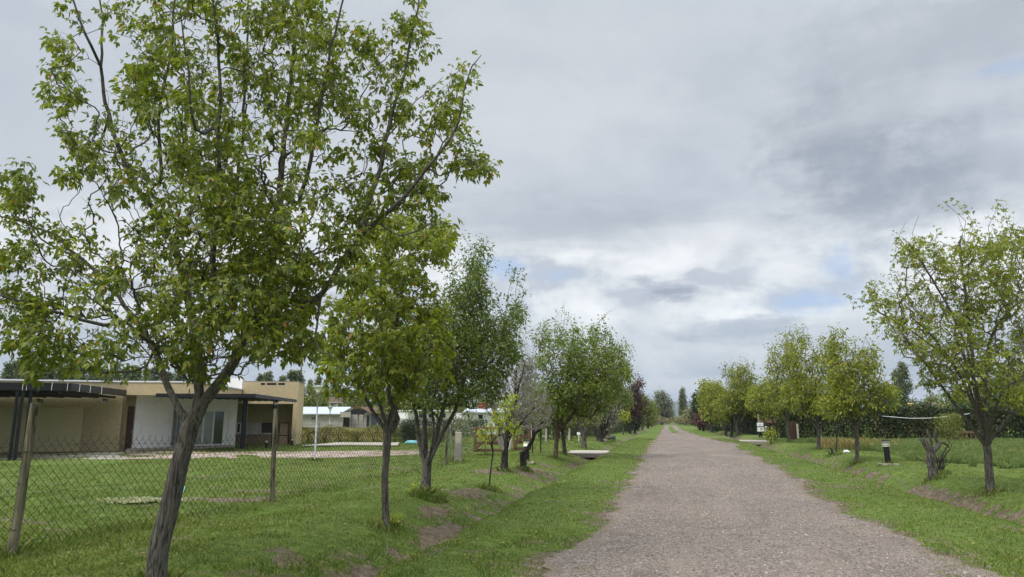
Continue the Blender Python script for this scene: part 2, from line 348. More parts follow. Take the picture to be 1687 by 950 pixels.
def block_mat():
    m, t, b, o = new_mat('grey concrete blocks')
    co = t.add('ShaderNodeTexCoord').outputs['Object']
    mp = t.add('ShaderNodeMapping', {0: co, 2: (R(90), 0, 0)}).outputs[0]
    br = t.add('ShaderNodeTexBrick', {'Vector': mp, 'Color1': (0.44, 0.40, 0.35, 1), 'Color2': (0.56, 0.52, 0.47, 1), 'Mortar': (0.27, 0.25, 0.22, 1), 'Scale': 1.0, 'Mortar Size': 0.018, 'Brick Width': 0.42, 'Row Height': 0.21})
    n = t.noise(co, 1.2, 5, 0.6)
    t.l.new(t.mix(t.smooth(n, 0.4, 0.7, 0, 0.5), br.outputs[0], (0.36, 0.33, 0.29)), b.inputs['Base Color']); b.inputs['Roughness'].default_value = 0.95
    return m
M['block'] = block_mat()

# ------------------------------------------------------------------ ground
def gpatch():
    """bare-earth patches on the ground: (x, y, rx, ry, strength)"""
    L = []
    for (u, v, ru, rd, k) in [(345, 821, 1.1, .40, 1.3), (430, 808, 1.6, .22, .9), (205, 832, .8, .3, .7), (125, 872, .45, .12, 1.2), (250, 905, .5, .15, .3), (470, 785, 2.2, .15, .5),
                              (600, 782, 1.3, .3, .6), (650, 770, .9, .3, .7), (810, 775, .55, .8, 1.0), (880, 775, .7, 1.6, .8), (905, 770, .5, 1.0, .6),
                              (655, 866, .4, .6, .75), (590, 862, .45, .45, .55), (520, 880, .35, .35, .5), (470, 925, .4, .3, .65), (560, 930, .35, .35, .6), (710, 848, .35, .8, .8), (690, 857, .4, .35, .6),
                              (770, 820, .5, 1.4, .7), (1020, 748, 2.4, .7, .7), (900, 742, 3.0, .5, .9), (1330, 822, .25, .3, .5), (1400, 800, .7, .5, .5), (1190, 721, 3.0, 1.4, .8), (150, 760, 3, .3, .5), (520, 768, 3, .25, .7), (960, 770, .3, .5, .3)]:
        p = G(u, v); L.append((p.x, p.y, ru, rd, k))
    return L
PATCH = gpatch()
def dirt_at(x, y):
    x = np.asarray(x, float); y = np.asarray(y, float)
    n1 = fbm(x * 1.6, y * 1.6, 4); n2 = fbm(x * 6 + 4, y * 6, 3)
    d = np.clip((n1 - 0.56) * 4.5, 0, 0.55) * np.clip(.35 + (n2 - .4) * 4, 0, 1)
    for (px, py, rx, ry, k) in PATCH:
        r = np.sqrt(((x - px) / rx) ** 2 + ((y - py) / ry) ** 2)
        d = np.maximum(d, k * np.clip(1.35 - r + (n1 - 0.5) * 2.2 + (n2 - .5) * 1.0, 0, 1))
    # eroded banks of the two irrigation ditches
    bl = np.exp(-((x + 3.75) / 0.50) ** 2) * np.clip((n1 - 0.30) * 3.2 + (n2 - .5) * 2.6, 0, 1) * 0.95
    br = np.exp(-((x - 6.25) / 0.40) ** 2) * np.clip((n1 - 0.33) * 3.5 + (n2 - .5) * 2.6, 0, 1) * 1.0
    d = np.maximum(d, np.maximum(bl, br))
    # trodden edges along the road
    d = np.maximum(d, np.clip(1 - np.abs(x - road_l(y)) / 0.55, 0, 1) * np.clip((n1 - .25) * 2.0 + (n2 - .5) * 1.6, 0, 1))
    d = np.maximum(d, np.clip(1 - np.abs(x - road_r(y)) / 0.7, 0, 1) * np.clip((n1 - .25) * 2.0 + (n2 - .5) * 1.6, 0, 1))
    return np.clip(d, 0, 1)
def road_l(y):
    y = np.asarray(y, float)
    base = np.interp(y, [0, 7.6, 11.7, 15, 20, 30, 49, 80, 110, 150, 200], [-1.45, -1.35, -1.1, -1.05, -.95, -1.15, -1.15, -1.0, -.9, -.9, -1.0])
    return base + (fbm(y * 0.55, y * 0 + 1.5, 3) - 0.5) * 0.75 + (fbm(y * 3.5, y * 0 + 9.5, 3) - 0.5) * 0.5
def road_r(y):
    y = np.asarray(y, float)
    base = np.interp(y, [0, 8.8, 11.4, 14, 16.7, 20, 25.8, 33, 42, 48, 60, 80, 110, 150, 200], [3.2, 3.2, 3.05, 2.85, 2.9, 3.1, 3.6, 3.7, 3.9, 4.2, 3.3, 2.7, 1.9, 1.7, 1.9])
    return base + (fbm(y * 0.5, y * 0 + 31.5, 3) - 0.5) * 1.1 + (fbm(y * 3.1, y * 0 + 19.5, 3) - 0.5) * 0.5

def grow_axis(vals):
    out = [vals[0][0]]
    for (a, b, s) in vals:
        n = max(1, int(round((b - a) / s))); out += list(np.linspace(a, b, n + 1)[1:])
    return np.array(out)
def add_attr(me, name, vals):
    a = me.attributes.new(name, 'FLOAT', 'POINT'); a.data.foreach_set('value', np.asarray(vals, np.float32).ravel())
def grid_polys(nx, ny):
    i, j = np.meshgrid(np.arange(nx - 1), np.arange(ny - 1)); a = (j * nx + i).ravel()
    return np.stack([a, a + 1, a + 1 + nx, a + nx], 1)

def ground_mat():
    m, t, b, o = new_mat('lawn and bare soil')
    co = t.add('ShaderNodeTexCoord').outputs['Object']
    at = t.add('ShaderNodeAttribute', attribute_name='dirt').outputs['Fac']
    n1 = t.noise(co, 0.5, 6, 0.62); n2 = t.noise(co, 7.0, 6, 0.65); n3 = t.noise(co, 45.0, 4, 0.7); n4 = t.noise(co, 0.12, 4, 0.55)
    g = t.ramp(n2, [(0.3, (0.045, 0.074, 0.015)), (0.5, (0.098, 0.148, 0.028)), (0.7, (0.180, 0.225, 0.05))])
    g = t.mix(t.smooth(n1, 0.42, 0.62, 0, 0.55), g, (0.078, 0.112, 0.028))
    g = t.mix(t.smooth(n4, 0.50, 0.66, 0, 0.45), g, (0.165, 0.185, 0.055))
    g = t.mix(t.smooth(n3, 0.45, 0.75, 0, 0.5), g, (0.20, 0.25, 0.065))
    s = t.ramp(n2, [(0.3, (0.085, 0.062, 0.044)), (0.52, (0.165, 0.125, 0.090)), (0.72, (0.29, 0.232, 0.175))])
    s = t.mix(t.smooth(n3, 0.48, 0.7, 0, 0.75), s, (0.075, 0.085, 0.035))
    f = t.math('ADD', at, t.math('MULTIPLY', t.math('SUBTRACT', n2, 0.5), 0.9))
    f = t.smooth(f, 0.30, 0.62)
    t.l.new(t.mix(f, g, s), b.inputs['Base Color']); b.inputs['Roughness'].default_value = 0.95; b.inputs['Specular IOR Level'].default_value = 0.1
    bump(t, b, t.math('ADD', n3, t.math('MULTIPLY', n2, 1.5)), 0.7, 0.03)
    return m
def make_ground():
    xs = grow_axis([(-6000, -1000, 1000), (-1000, -200, 100), (-200, -60, 10), (-60, -20, 2), (-20, -9, .5), (-9, 9, .13), (9, 20, .5), (20, 60, 2), (60, 200, 10), (200, 1000, 100), (1000, 6000, 1000)])
    ys = grow_axis([(-60, 0, 10), (0, 4, 1), (4, 22, .13), (22, 50, .3), (50, 110, 1), (110, 300, 8), (300, 1000, 100), (1000, 6000, 1000)])
    x, y = np.meshgrid(xs, ys); x = x.ravel(); y = y.ravel(); z = gz(x, y); d = dirt_at(x, y)
    nearm = (np.abs(x) < 15) & (y < 60)
    z = z - np.where(nearm, d * 0.02, 0)
    me = np_mesh('ground', np.stack([x, y, z], 1), [grid_polys(len(xs), len(ys))], True)
    add_attr(me, 'dirt', d)
    tag(link('ground', me, ground_mat()), kind='structure', label='green lawn and bare soil on both sides of the gravel road')
make_ground()

def road_mat():
    m, t, b, o = new_mat('gravel road')
    co = t.add('ShaderNodeTexCoord').outputs['Object']
    v = t.add('ShaderNodeTexVoronoi', {'Vector': co, 'Scale': 58.0}); v2 = t.add('ShaderNodeTexVoronoi', {'Vector': co, 'Scale': 27.0})
    c = t.add('ShaderNodeSeparateColor', {0: v.outputs['Color']}).outputs[0]
    c2 = t.add('ShaderNodeSeparateColor', {0: v2.outputs['Color']}).outputs[1]
    n = t.noise(co, 1.1, 6, 0.62); n2 = t.noise(co, 140, 3, 0.6)
    st = t.add('ShaderNodeMapping', {0: co, 3: (1.0, 0.14, 1)}).outputs[0]; tr = t.noise(st, 1.3, 4, 0.5)
    a = t.ramp(c, [(0.0, (0.080, 0.063, 0.053)), (0.4, (0.185, 0.155, 0.135)), (0.8, (0.345, 0.298, 0.262)), (0.97, (0.58, 0.53, 0.48))])
    a2 = t.ramp(c2, [(0.0, (0.10, 0.08, 0.068)), (0.5, (0.215, 0.177, 0.15)), (0.95, (0.36, 0.31, 0.268))])
    a = t.mix(0.4, a, a2)
    a = t.mix(t.smooth(n, 0.55, 0.74, 0, 0.6), a, (0.29, 0.215, 0.155))
    a = t.mix(t.smooth(n, 0.46, 0.32, 0, 0.5), a, (0.135, 0.108, 0.094))
    nb = t.noise(co, 0.35, 5, 0.65, 0.4); a = t.mix(t.smooth(nb, 0.50, 0.66, 0, 0.45), a, (0.33, 0.275, 0.225)); a = t.mix(t.smooth(nb, 0.47, 0.34, 0, 0.35), a, (0.16, 0.125, 0.108))
    a = t.mix(t.smooth(tr, 0.50, 0.60, 0, 0.28), a, (0.33, 0.28, 0.235))
    ed = t.add('ShaderNodeAttribute', attribute_name='edge').outputs['Fac']
    e = t.math('ADD', ed, t.math('MULTIPLY', t.math('SUBTRACT', t.noise(co, 3.5, 6, 0.7), 0.5), 1.1))
    a = t.mix(t.smooth(e, 0.55, 0.95, 0, 0.75), a, t.ramp(n2, [(0.3, (0.13, 0.10, 0.075)), (0.7, (0.34, 0.27, 0.20))]))
    a = t.mix(1.0, a, (0.885, 0.855, 0.825), 'MULTIPLY')
    t.l.new(a, b.inputs['Base Color']); b.inputs['Roughness'].default_value = 0.93; b.inputs['Specular IOR Level'].default_value = 0.15
    h = t.math('ADD', t.math('MULTIPLY', v.outputs['Distance'], -1.6), t.math('MULTIPLY', v2.outputs['Distance'], -0.7))
    bump(t, b, h, 0.9, 0.012)
    return m
def make_road():
    ys = grow_axis([(-20, 4, 2), (4, 22, .1), (22, 50, .25), (50, 190, 1.0)])
    nx = 40; V = []
    L, Rr = road_l(ys), road_r(ys)
    s = np.linspace(0, 1, nx)
    x = L[:, None] * (1 - s) + Rr[:, None] * s; y = np.repeat(ys[:, None], nx, 1)
    z = gz(x, y) + 0.010 - 0.016 * (np.minimum(s, 1 - s) < 0.001)
    me = np_mesh('road', np.stack([x.ravel(), y.ravel(), z.ravel()], 1), [grid_polys(nx, len(ys))], True)
    ed = np.clip(1 - np.minimum(x - L[:, None], Rr[:, None] - x) / 0.55, 0, 1); add_attr(me, 'edge', ed)
    tag(link('road', me, road_mat()), kind='structure', label='grey brown gravel road running straight to the horizon')
    # grass strip between the wheel tracks far down the road
    ys = np.arange(84, 168, 1.0); cen = (road_l(ys) + road_r(ys)) / 2; w = 0.34 + 0.3 * (fbm(ys * .3, ys * 0 + 4, 3) - .3)
    V = []
    for s in (-1, -.4, .4, 1): V.append(np.stack([cen + w * s, ys, gz(cen + w * s, ys) + (0.03 if abs(s) < 1 else 0.008)], 1))
    V = np.stack(V, 1).reshape(-1, 3)
    me = np_mesh('median_grass', V, [grid_polys(4, len(ys))], True); add_attr(me, 'dirt', np.zeros(len(V)))
    tag(link('median_grass', me, bpy.data.materials['lawn and bare soil']), kind='structure', label='green strip between the two far wheel tracks')
make_road()

def sheet(name, pts, mat, lift, label, sub=14):
    """thin paving sheet laid on the ground inside the quad or strip pts = (left edge points, right edge points)"""
    A, B = pts; V = []; n = len(A)
    for a, b in zip(A, B):
        for k in range(sub + 1):
            p = a.lerp(b, k / sub); V.append((p.x, p.y, float(gz(p.x, p.y)) + lift))
    me = np_mesh(name, np.array(V), [grid_polys(sub + 1, n)], True)
    return tag(link(name, me, mat), kind='structure', label=label)
def brick_path_mat():
    m, t, b, o = new_mat('pink paving bricks')
    co = t.add('ShaderNodeTexCoord').outputs['Object']
    br = t.add('ShaderNodeTexBrick', {'Vector': co, 'Color1': (0.33, 0.225, 0.19, 1), 'Color2': (0.43, 0.325, 0.275, 1), 'Mortar': (0.25, 0.20, 0.16, 1), 'Scale': 1.0, 'Mortar Size': 0.012, 'Brick Width': 0.22, 'Row Height': 0.11})
    n = t.noise(co, 0.8, 6, 0.65)
    t.l.new(t.mix(t.smooth(n, 0.45, 0.7, 0, 0.6), br.outputs[0], (0.46, 0.39, 0.32)), b.inputs['Base Color']); b.inputs['Roughness'].default_value = 0.9
    return m
def strip(cols, top, bot):
    return [G(u, v) for u, v in zip(cols, top)], [G(u, v) for u, v in zip(cols, bot)]
uu = [-160, -60, 20, 90, 150, 205]
sheet('terrace', strip(uu, [749, 748, 747, 746.5, 745.5, 744.5], [757, 757, 756.5, 756.5, 757, 757.5]), M['concrete'], 0.012, 'pale concrete apron in front of the garage')
uu = [205, 260, 320, 380, 440, 500, 560, 610, 650, 690, 712]
sheet('path', strip(uu, [742.4, 742.6, 743, 744.2, 744, 743.6, 743, 742.4, 741.6, 741.2, 741], [757.5, 756.5, 755.6, 754.8, 754.2, 754.4, 753.8, 752.4, 750.4, 748.6, 747.6]), brick_path_mat(), 0.014, 'pink brick path curving across the lawn')

# loose stones on the road near the viewpoint
def stones():
    n = 14000; q = np.random.RandomState(11)
    y = 6.3 + (q.rand(n) ** 2.0) * 22; s = q.rand(n)
    x = road_l(y) * (1 - s) + road_r(y) * s + (q.rand(n) - .5) * 0.5
    r = 0.004 + 0.010 * q.rand(n) ** 4 + 0.0003 * y; z = gz(x, y) + 0.010
    base = np.array([(1, 0, 0), (0, 1, 0), (-1, 0, 0), (0, -1, 0), (0, 0, .75), (.5, .5, .55), (-.5, .5, .5), (-.5, -.55, .5), (.5, -.5, .55)])
    f = np.array([(0, 1, 5), (1, 2, 6), (2, 3, 7), (3, 0, 8), (5, 1, 6), (6, 2, 7), (7, 3, 8), (8, 0, 5), (5, 6, 4), (6, 7, 4), (7, 8, 4), (8, 5, 4)])
    a = q.rand(n) * 6.28; ca, sa = np.cos(a), np.sin(a)
    sc = r[:, None] * (0.7 + 0.6 * q.rand(n, 3))
    bb = base[None] * sc[:, None, :] * (0.85 + .3 * q.rand(n, 9, 1))
    V = np.stack([bb[..., 0] * ca[:, None] - bb[..., 1] * sa[:, None] + x[:, None], bb[..., 0] * sa[:, None] + bb[..., 1] * ca[:, None] + y[:, None], bb[..., 2] + z[:, None]], 2)
    F = (f[None] + (np.arange(n) * 9)[:, None, None]).reshape(-1, 3)
    me = np_mesh('gravel', V.reshape(-1, 3), [F])
    m, t, b, o = new_mat('loose stone')
    ri = t.add('ShaderNodeNewGeometry').outputs['Random Per Island']
    t.l.new(t.ramp(ri, [(0.0, (0.08, 0.064, 0.056)), (0.4, (0.18, 0.15, 0.13)), (0.85, (0.30, 0.26, 0.225)), (0.97, (0.42, 0.37, 0.32))]), b.inputs['Base Color']); b.inputs['Roughness'].default_value = 0.85
    tag(link('gravel', me, m), 'loose gravel stones scattered on the road surface', 'gravel', kind='stuff')
stones()

# ------------------------------------------------------------------ grass
def grass_mat():
    m, t, b, o = new_mat('grass blades')
    gi = t.add('ShaderNodeNewGeometry'); co = t.add('ShaderNodeTexCoord').outputs['Object']
    n = t.noise(co, 0.55, 5, 0.6); n2 = t.noise(co, 3.5, 4, 0.6)
    c = t.ramp(gi.outputs['Random Per Island'], [(0.0, (0.045, 0.074, 0.018)), (0.35, (0.098, 0.158, 0.030)), (0.66, (0.185, 0.250, 0.050)), (0.86, (0.33, 0.315, 0.125)), (0.95, (0.45, 0.37, 0.21))])
    c = t.mix(t.smooth(n, 0.47, 0.62, 0, 0.40), c, (0.092, 0.165, 0.022))
    c = t.mix(t.smooth(n2, 0.52, 0.70, 0, 0.5), c, (0.225, 0.255, 0.06))
    t.l.new(c, b.inputs['Base Color']); b.inputs['Roughness'].default_value = 0.6; b.inputs['Specular IOR Level'].default_value = 0.2
    tr = t.add('ShaderNodeBsdfTranslucent'); t.l.new(t.mix(1.0, c, (1.3, 1.4, 0.7), 'MULTIPLY'), tr.inputs[0])
    mx = t.add('ShaderNodeMixShader', {0: 0.35}); t.l.new(b.outputs[0], mx.inputs[1]); t.l.new(tr.outputs[0], mx.inputs[2]); t.l.new(mx.outputs[0], o.inputs[0])
    return m
M['grass'] = grass_mat()
def blades(x, y, h, w, q, lean=0.5, z=None):
    n = len(x); z = gz(x, y) - 0.012 if z is None else z
    a = q.rand(n) * 6.283; l = q.rand(n) * lean * h; la = q.rand(n) * 6.283
    dx, dy = np.cos(a) * w / 2, np.sin(a) * w / 2
    V = np.zeros((n, 4, 3))
    V[:, 0] = np.stack([x - dx, y - dy, z], 1); V[:, 1] = np.stack([x + dx, y + dy, z], 1)
    V[:, 2] = np.stack([x + dx * .8 + l * .35 * np.cos(la), y + dy * .8 + l * .35 * np.sin(la), z + h * .6], 1)
    V[:, 3] = np.stack([x + l * np.cos(la), y + l * np.sin(la), z + h], 1)
    F = np.array([(0, 1, 2), (0, 2, 3)])[None] + (np.arange(n) * 4)[:, None, None]
    return V.reshape(-1, 3), F.reshape(-1, 3)
def in_view(x, y, pad=60):
    d = -x * math.sin(PS) + y * math.cos(PS); r = x * math.cos(PS) + y * math.sin(PS)
    u = 843.5 + r / np.maximum(d, .1) * FPX
    return (d > 3) & (u > -pad) & (u < 1687 + pad)
def make_grass():
    q = np.random.RandomState(3)
    n = 1000000
    d = 6.0 * (60 / 6.0) ** (q.rand(n) ** 1.25); uu = q.rand(n) * 1800 - 60       # even density in perspective
    az = np.arctan((uu - 843.5) / 1187) - PS
    rr = d / np.cos(az + PS); x = rr * np.sin(az); y = rr * np.cos(az)
    dirt = dirt_at(x, y); n1 = fbm(x * 1.1 + 40, y * 1.1, 3)
    on_road = (x > road_l(y) + 0.0) & (x < road_r(y) - 0.0) & (y < 170)
    edge = np.minimum(np.abs(x - road_l(y)), np.abs(x - road_r(y)))
    keep = q.rand(n) > dirt * 1.05
    tuft = fbm(x * 2.2 + 3, y * 1.6, 4) > 0.52 + edge * 0.22
    keep &= (~on_road) | (tuft & (edge < 1.0) & (q.rand(n) > .25 + edge * .5))
    keep &= ~((x < -14) & (y > 22) & (x < -20 + 0 * x) & (d > 24) & (d < 29))
    x, y, d, n1 = x[keep], y[keep], d[keep], n1[keep]
    m = len(x); h = (0.016 + 0.036 * q.rand(m) ** 2.8) * (0.35 + 1.3 * fbm(x * 2.6, y * 2.6 + 7, 3)); w = np.maximum(0.004, d * 0.00062) * (0.8 + .6 * q.rand(m))
    h = np.maximum(h, d * 0.0009)
    left = (x < -5.5) | ((x > -4.4) & (x < -3.3)); h = np.where(left, h * 1.25, h)
    fence = np.exp(-((x + 7.7) / .35) ** 2); h = h * (1 + 1.3 * fence * q.rand(m))
    V, F = blades(x, y, h, w, q, 0.9)
    me = np_mesh('grass', V, [F]); tag(link('grass', me, M['grass']), 'short green grass covering the verges and the lawn', 'grass', kind='stuff')
    # taller meadow grass beyond the ditch on the other side of the road
    n = 150000; uu = 1230 + q.rand(n) * 520; d = 24 * (58 / 24) ** q.rand(n); az = np.arctan((uu - 843.5) / 1187) - PS
    rr = d / np.cos(az + PS); x = rr * np.sin(az); y = rr * np.cos(az)
    k = (x > 8.8 + 1.5 * fbm(y * .3, x * 0, 2)) & (fbm(x * .5, y * .5, 3) > .36); x, y, d = x[k], y[k], d[k]; m = len(x)
    h = (.09 + .16 * q.rand(m)) * (.4 + fbm(x * .35 + 8, y * .35, 3) * 1.3)
    V, F = blades(x, y, h, d * 0.0008, q, 1.1)
    mm = leaf_mat('meadow grass', [(0.0, (0.06, 0.115, 0.035)), (0.5, (0.10, 0.175, 0.055)), (0.85, (0.16, 0.225, 0.085)), (0.96, (0.28, 0.26, 0.13))], 0.3, 0.7, patch=(0.13, 0.17, 0.065))
    me = np_mesh('meadow_grass', V, [F]); tag(link('meadow_grass', me, mm), 'taller blue green meadow grass in front of the dark hedge', 'meadow grass', kind='stuff')
    # dry weeds
    n = 2600; uu = 1345 + q.rand(n) * 150 * q.rand(n) ** .4; d = 38 + 12 * q.rand(n); az = np.arctan((uu - 843.5) / 1187) - PS
    rr = d / np.cos(az + PS); x = rr * np.sin(az); y = rr * np.cos(az); k = fbm(x * .8, y * .8, 3) > .52; x, y = x[k], y[k]; m = len(x)
    V, F = blades(x, y, (.10 + .45 * q.rand(m) ** 2), 0.022 + 0 * x, q, 0.9)
    me = np_mesh('dry_weeds', V, [F]); tag(link('dry_weeds', me, M['leaf_dry']), 'straw coloured dry weeds at the foot of the dark hedge', 'weeds', kind='stuff')
make_grass()

def flat_leaves(name, n, mat, size, label, cat, region, seed, lift=0.02, curl=0.5):
    q = np.random.RandomState(seed); x, y = region(q, n); n = len(x); z = gz(x, y) + lift + .02 * q.rand(n)
    a = q.rand(n) * 6.283; s = size * (0.6 + .8 * q.rand(n)); pts = np.array([(-1, 0, 0), (-.2, -.5, .3), (1, 0, .1), (-.2, .5, .35)])
    P = pts[None] * s[:, None, None]; P[..., 2] *= curl * q.rand(n)[:, None] * 2
    V = np.stack([P[..., 0] * np.cos(a)[:, None] - P[..., 1] * np.sin(a)[:, None] + x[:, None], P[..., 0] * np.sin(a)[:, None] + P[..., 1] * np.cos(a)[:, None] + y[:, None], P[..., 2] + z[:, None]], 2)
    F = (np.array([(0, 1, 2), (0, 2, 3)])[None] + (np.arange(n) * 4)[:, None, None]).reshape(-1, 3)
    me = np_mesh(name, V.reshape(-1, 3), [F]); return tag(link(name, me, mat), label, cat, kind='stuff')
def verge(q, n):
    d = 6.2 * (30 / 6.2) ** q.rand(n); uu = q.rand(n) * 1750; az = np.arctan((uu - 843.5) / 1187) - PS; rr = d / np.cos(az + PS)
    x, y = rr * np.sin(az), rr * np.cos(az); k = ((x < road_l(y)) | (x > road_r(y))) & (x > -9) & (x < 9); return x[k], y[k]
M['fallen'] = leaf_mat('fallen leaf', [(0.0, (0.20, 0.09, 0.035)), (0.5, (0.42, 0.20, 0.06)), (0.9, (0.60, 0.42, 0.12))], 0.1, patch=(0.35, 0.2, 0.08))
M['flower'] = leaf_mat('yellow petals', [(0.0, (0.62, 0.56, 0.05)), (0.9, (0.75, 0.66, 0.08))], 0.2, patch=(0.7, 0.6, 0.06))
flat_leaves('fallen_leaves', 800, M['fallen'], 0.022, 'orange and brown fallen leaves lying on the grass', 'fallen leaves', verge, 5, 0.03)
flat_leaves('yellow_flowers', 220, M['flower'], 0.011, 'small yellow flowers dotted through the grass', 'flowers', verge, 6, 0.045, 1.0)
def pale_region(q, n):
    c = G(215, 828); c2 = G(268, 826); s = q.rand(n); x = c.x * (1 - s) + c2.x * s + q.randn(n) * .32; y = c.y * (1 - s) + c2.y * s + q.randn(n) * .17; return x, y
def turf_weeds():
    q = np.random.RandomState(44); n = 2600; d = 6.2 * (26 / 6.2) ** q.rand(n); uu = q.rand(n) * 1750; az = np.arctan((uu - 843.5) / 1187) - PS; rr = d / np.cos(az + PS); x, y = rr * np.sin(az), rr * np.cos(az)
    k = ((x < road_l(y) - .1) | (x > road_r(y) + .1)) & (x > -9.5) & (x < 9) & (fbm(x * .9 + 20, y * .9, 3) > .47); x, y = x[k], y[k]; n = len(x)
    site = np.stack([x, y, gz(x, y) + .02], 1); out = np.tile(np.array([0, 0, .5]), (n, 1))
    tag(link('turf_weeds', leaf_mesh('turf_weeds', site, out, q, 7, .042, .035, (0, 0, 0), 1, -.1, .42, True, 0), M['leaf_mid']), 'broad leaved weeds and clover mixed into the turf', 'weeds', kind='stuff')
M['leaf_pale'] = leaf_mat('pale groundcover leaf', [(0.0, (0.16, 0.20, 0.12)), (0.6, (0.30, 0.34, 0.23)), (0.95, (0.42, 0.45, 0.34))], 0.2, patch=(0.24, 0.28, 0.18))
flat_leaves('ground_cover', 2600, M['leaf_pale'], 0.03, 'patch of pale grey green creeping plants on the lawn', 'ground cover', pale_region, 8, 0.03, 1.0)

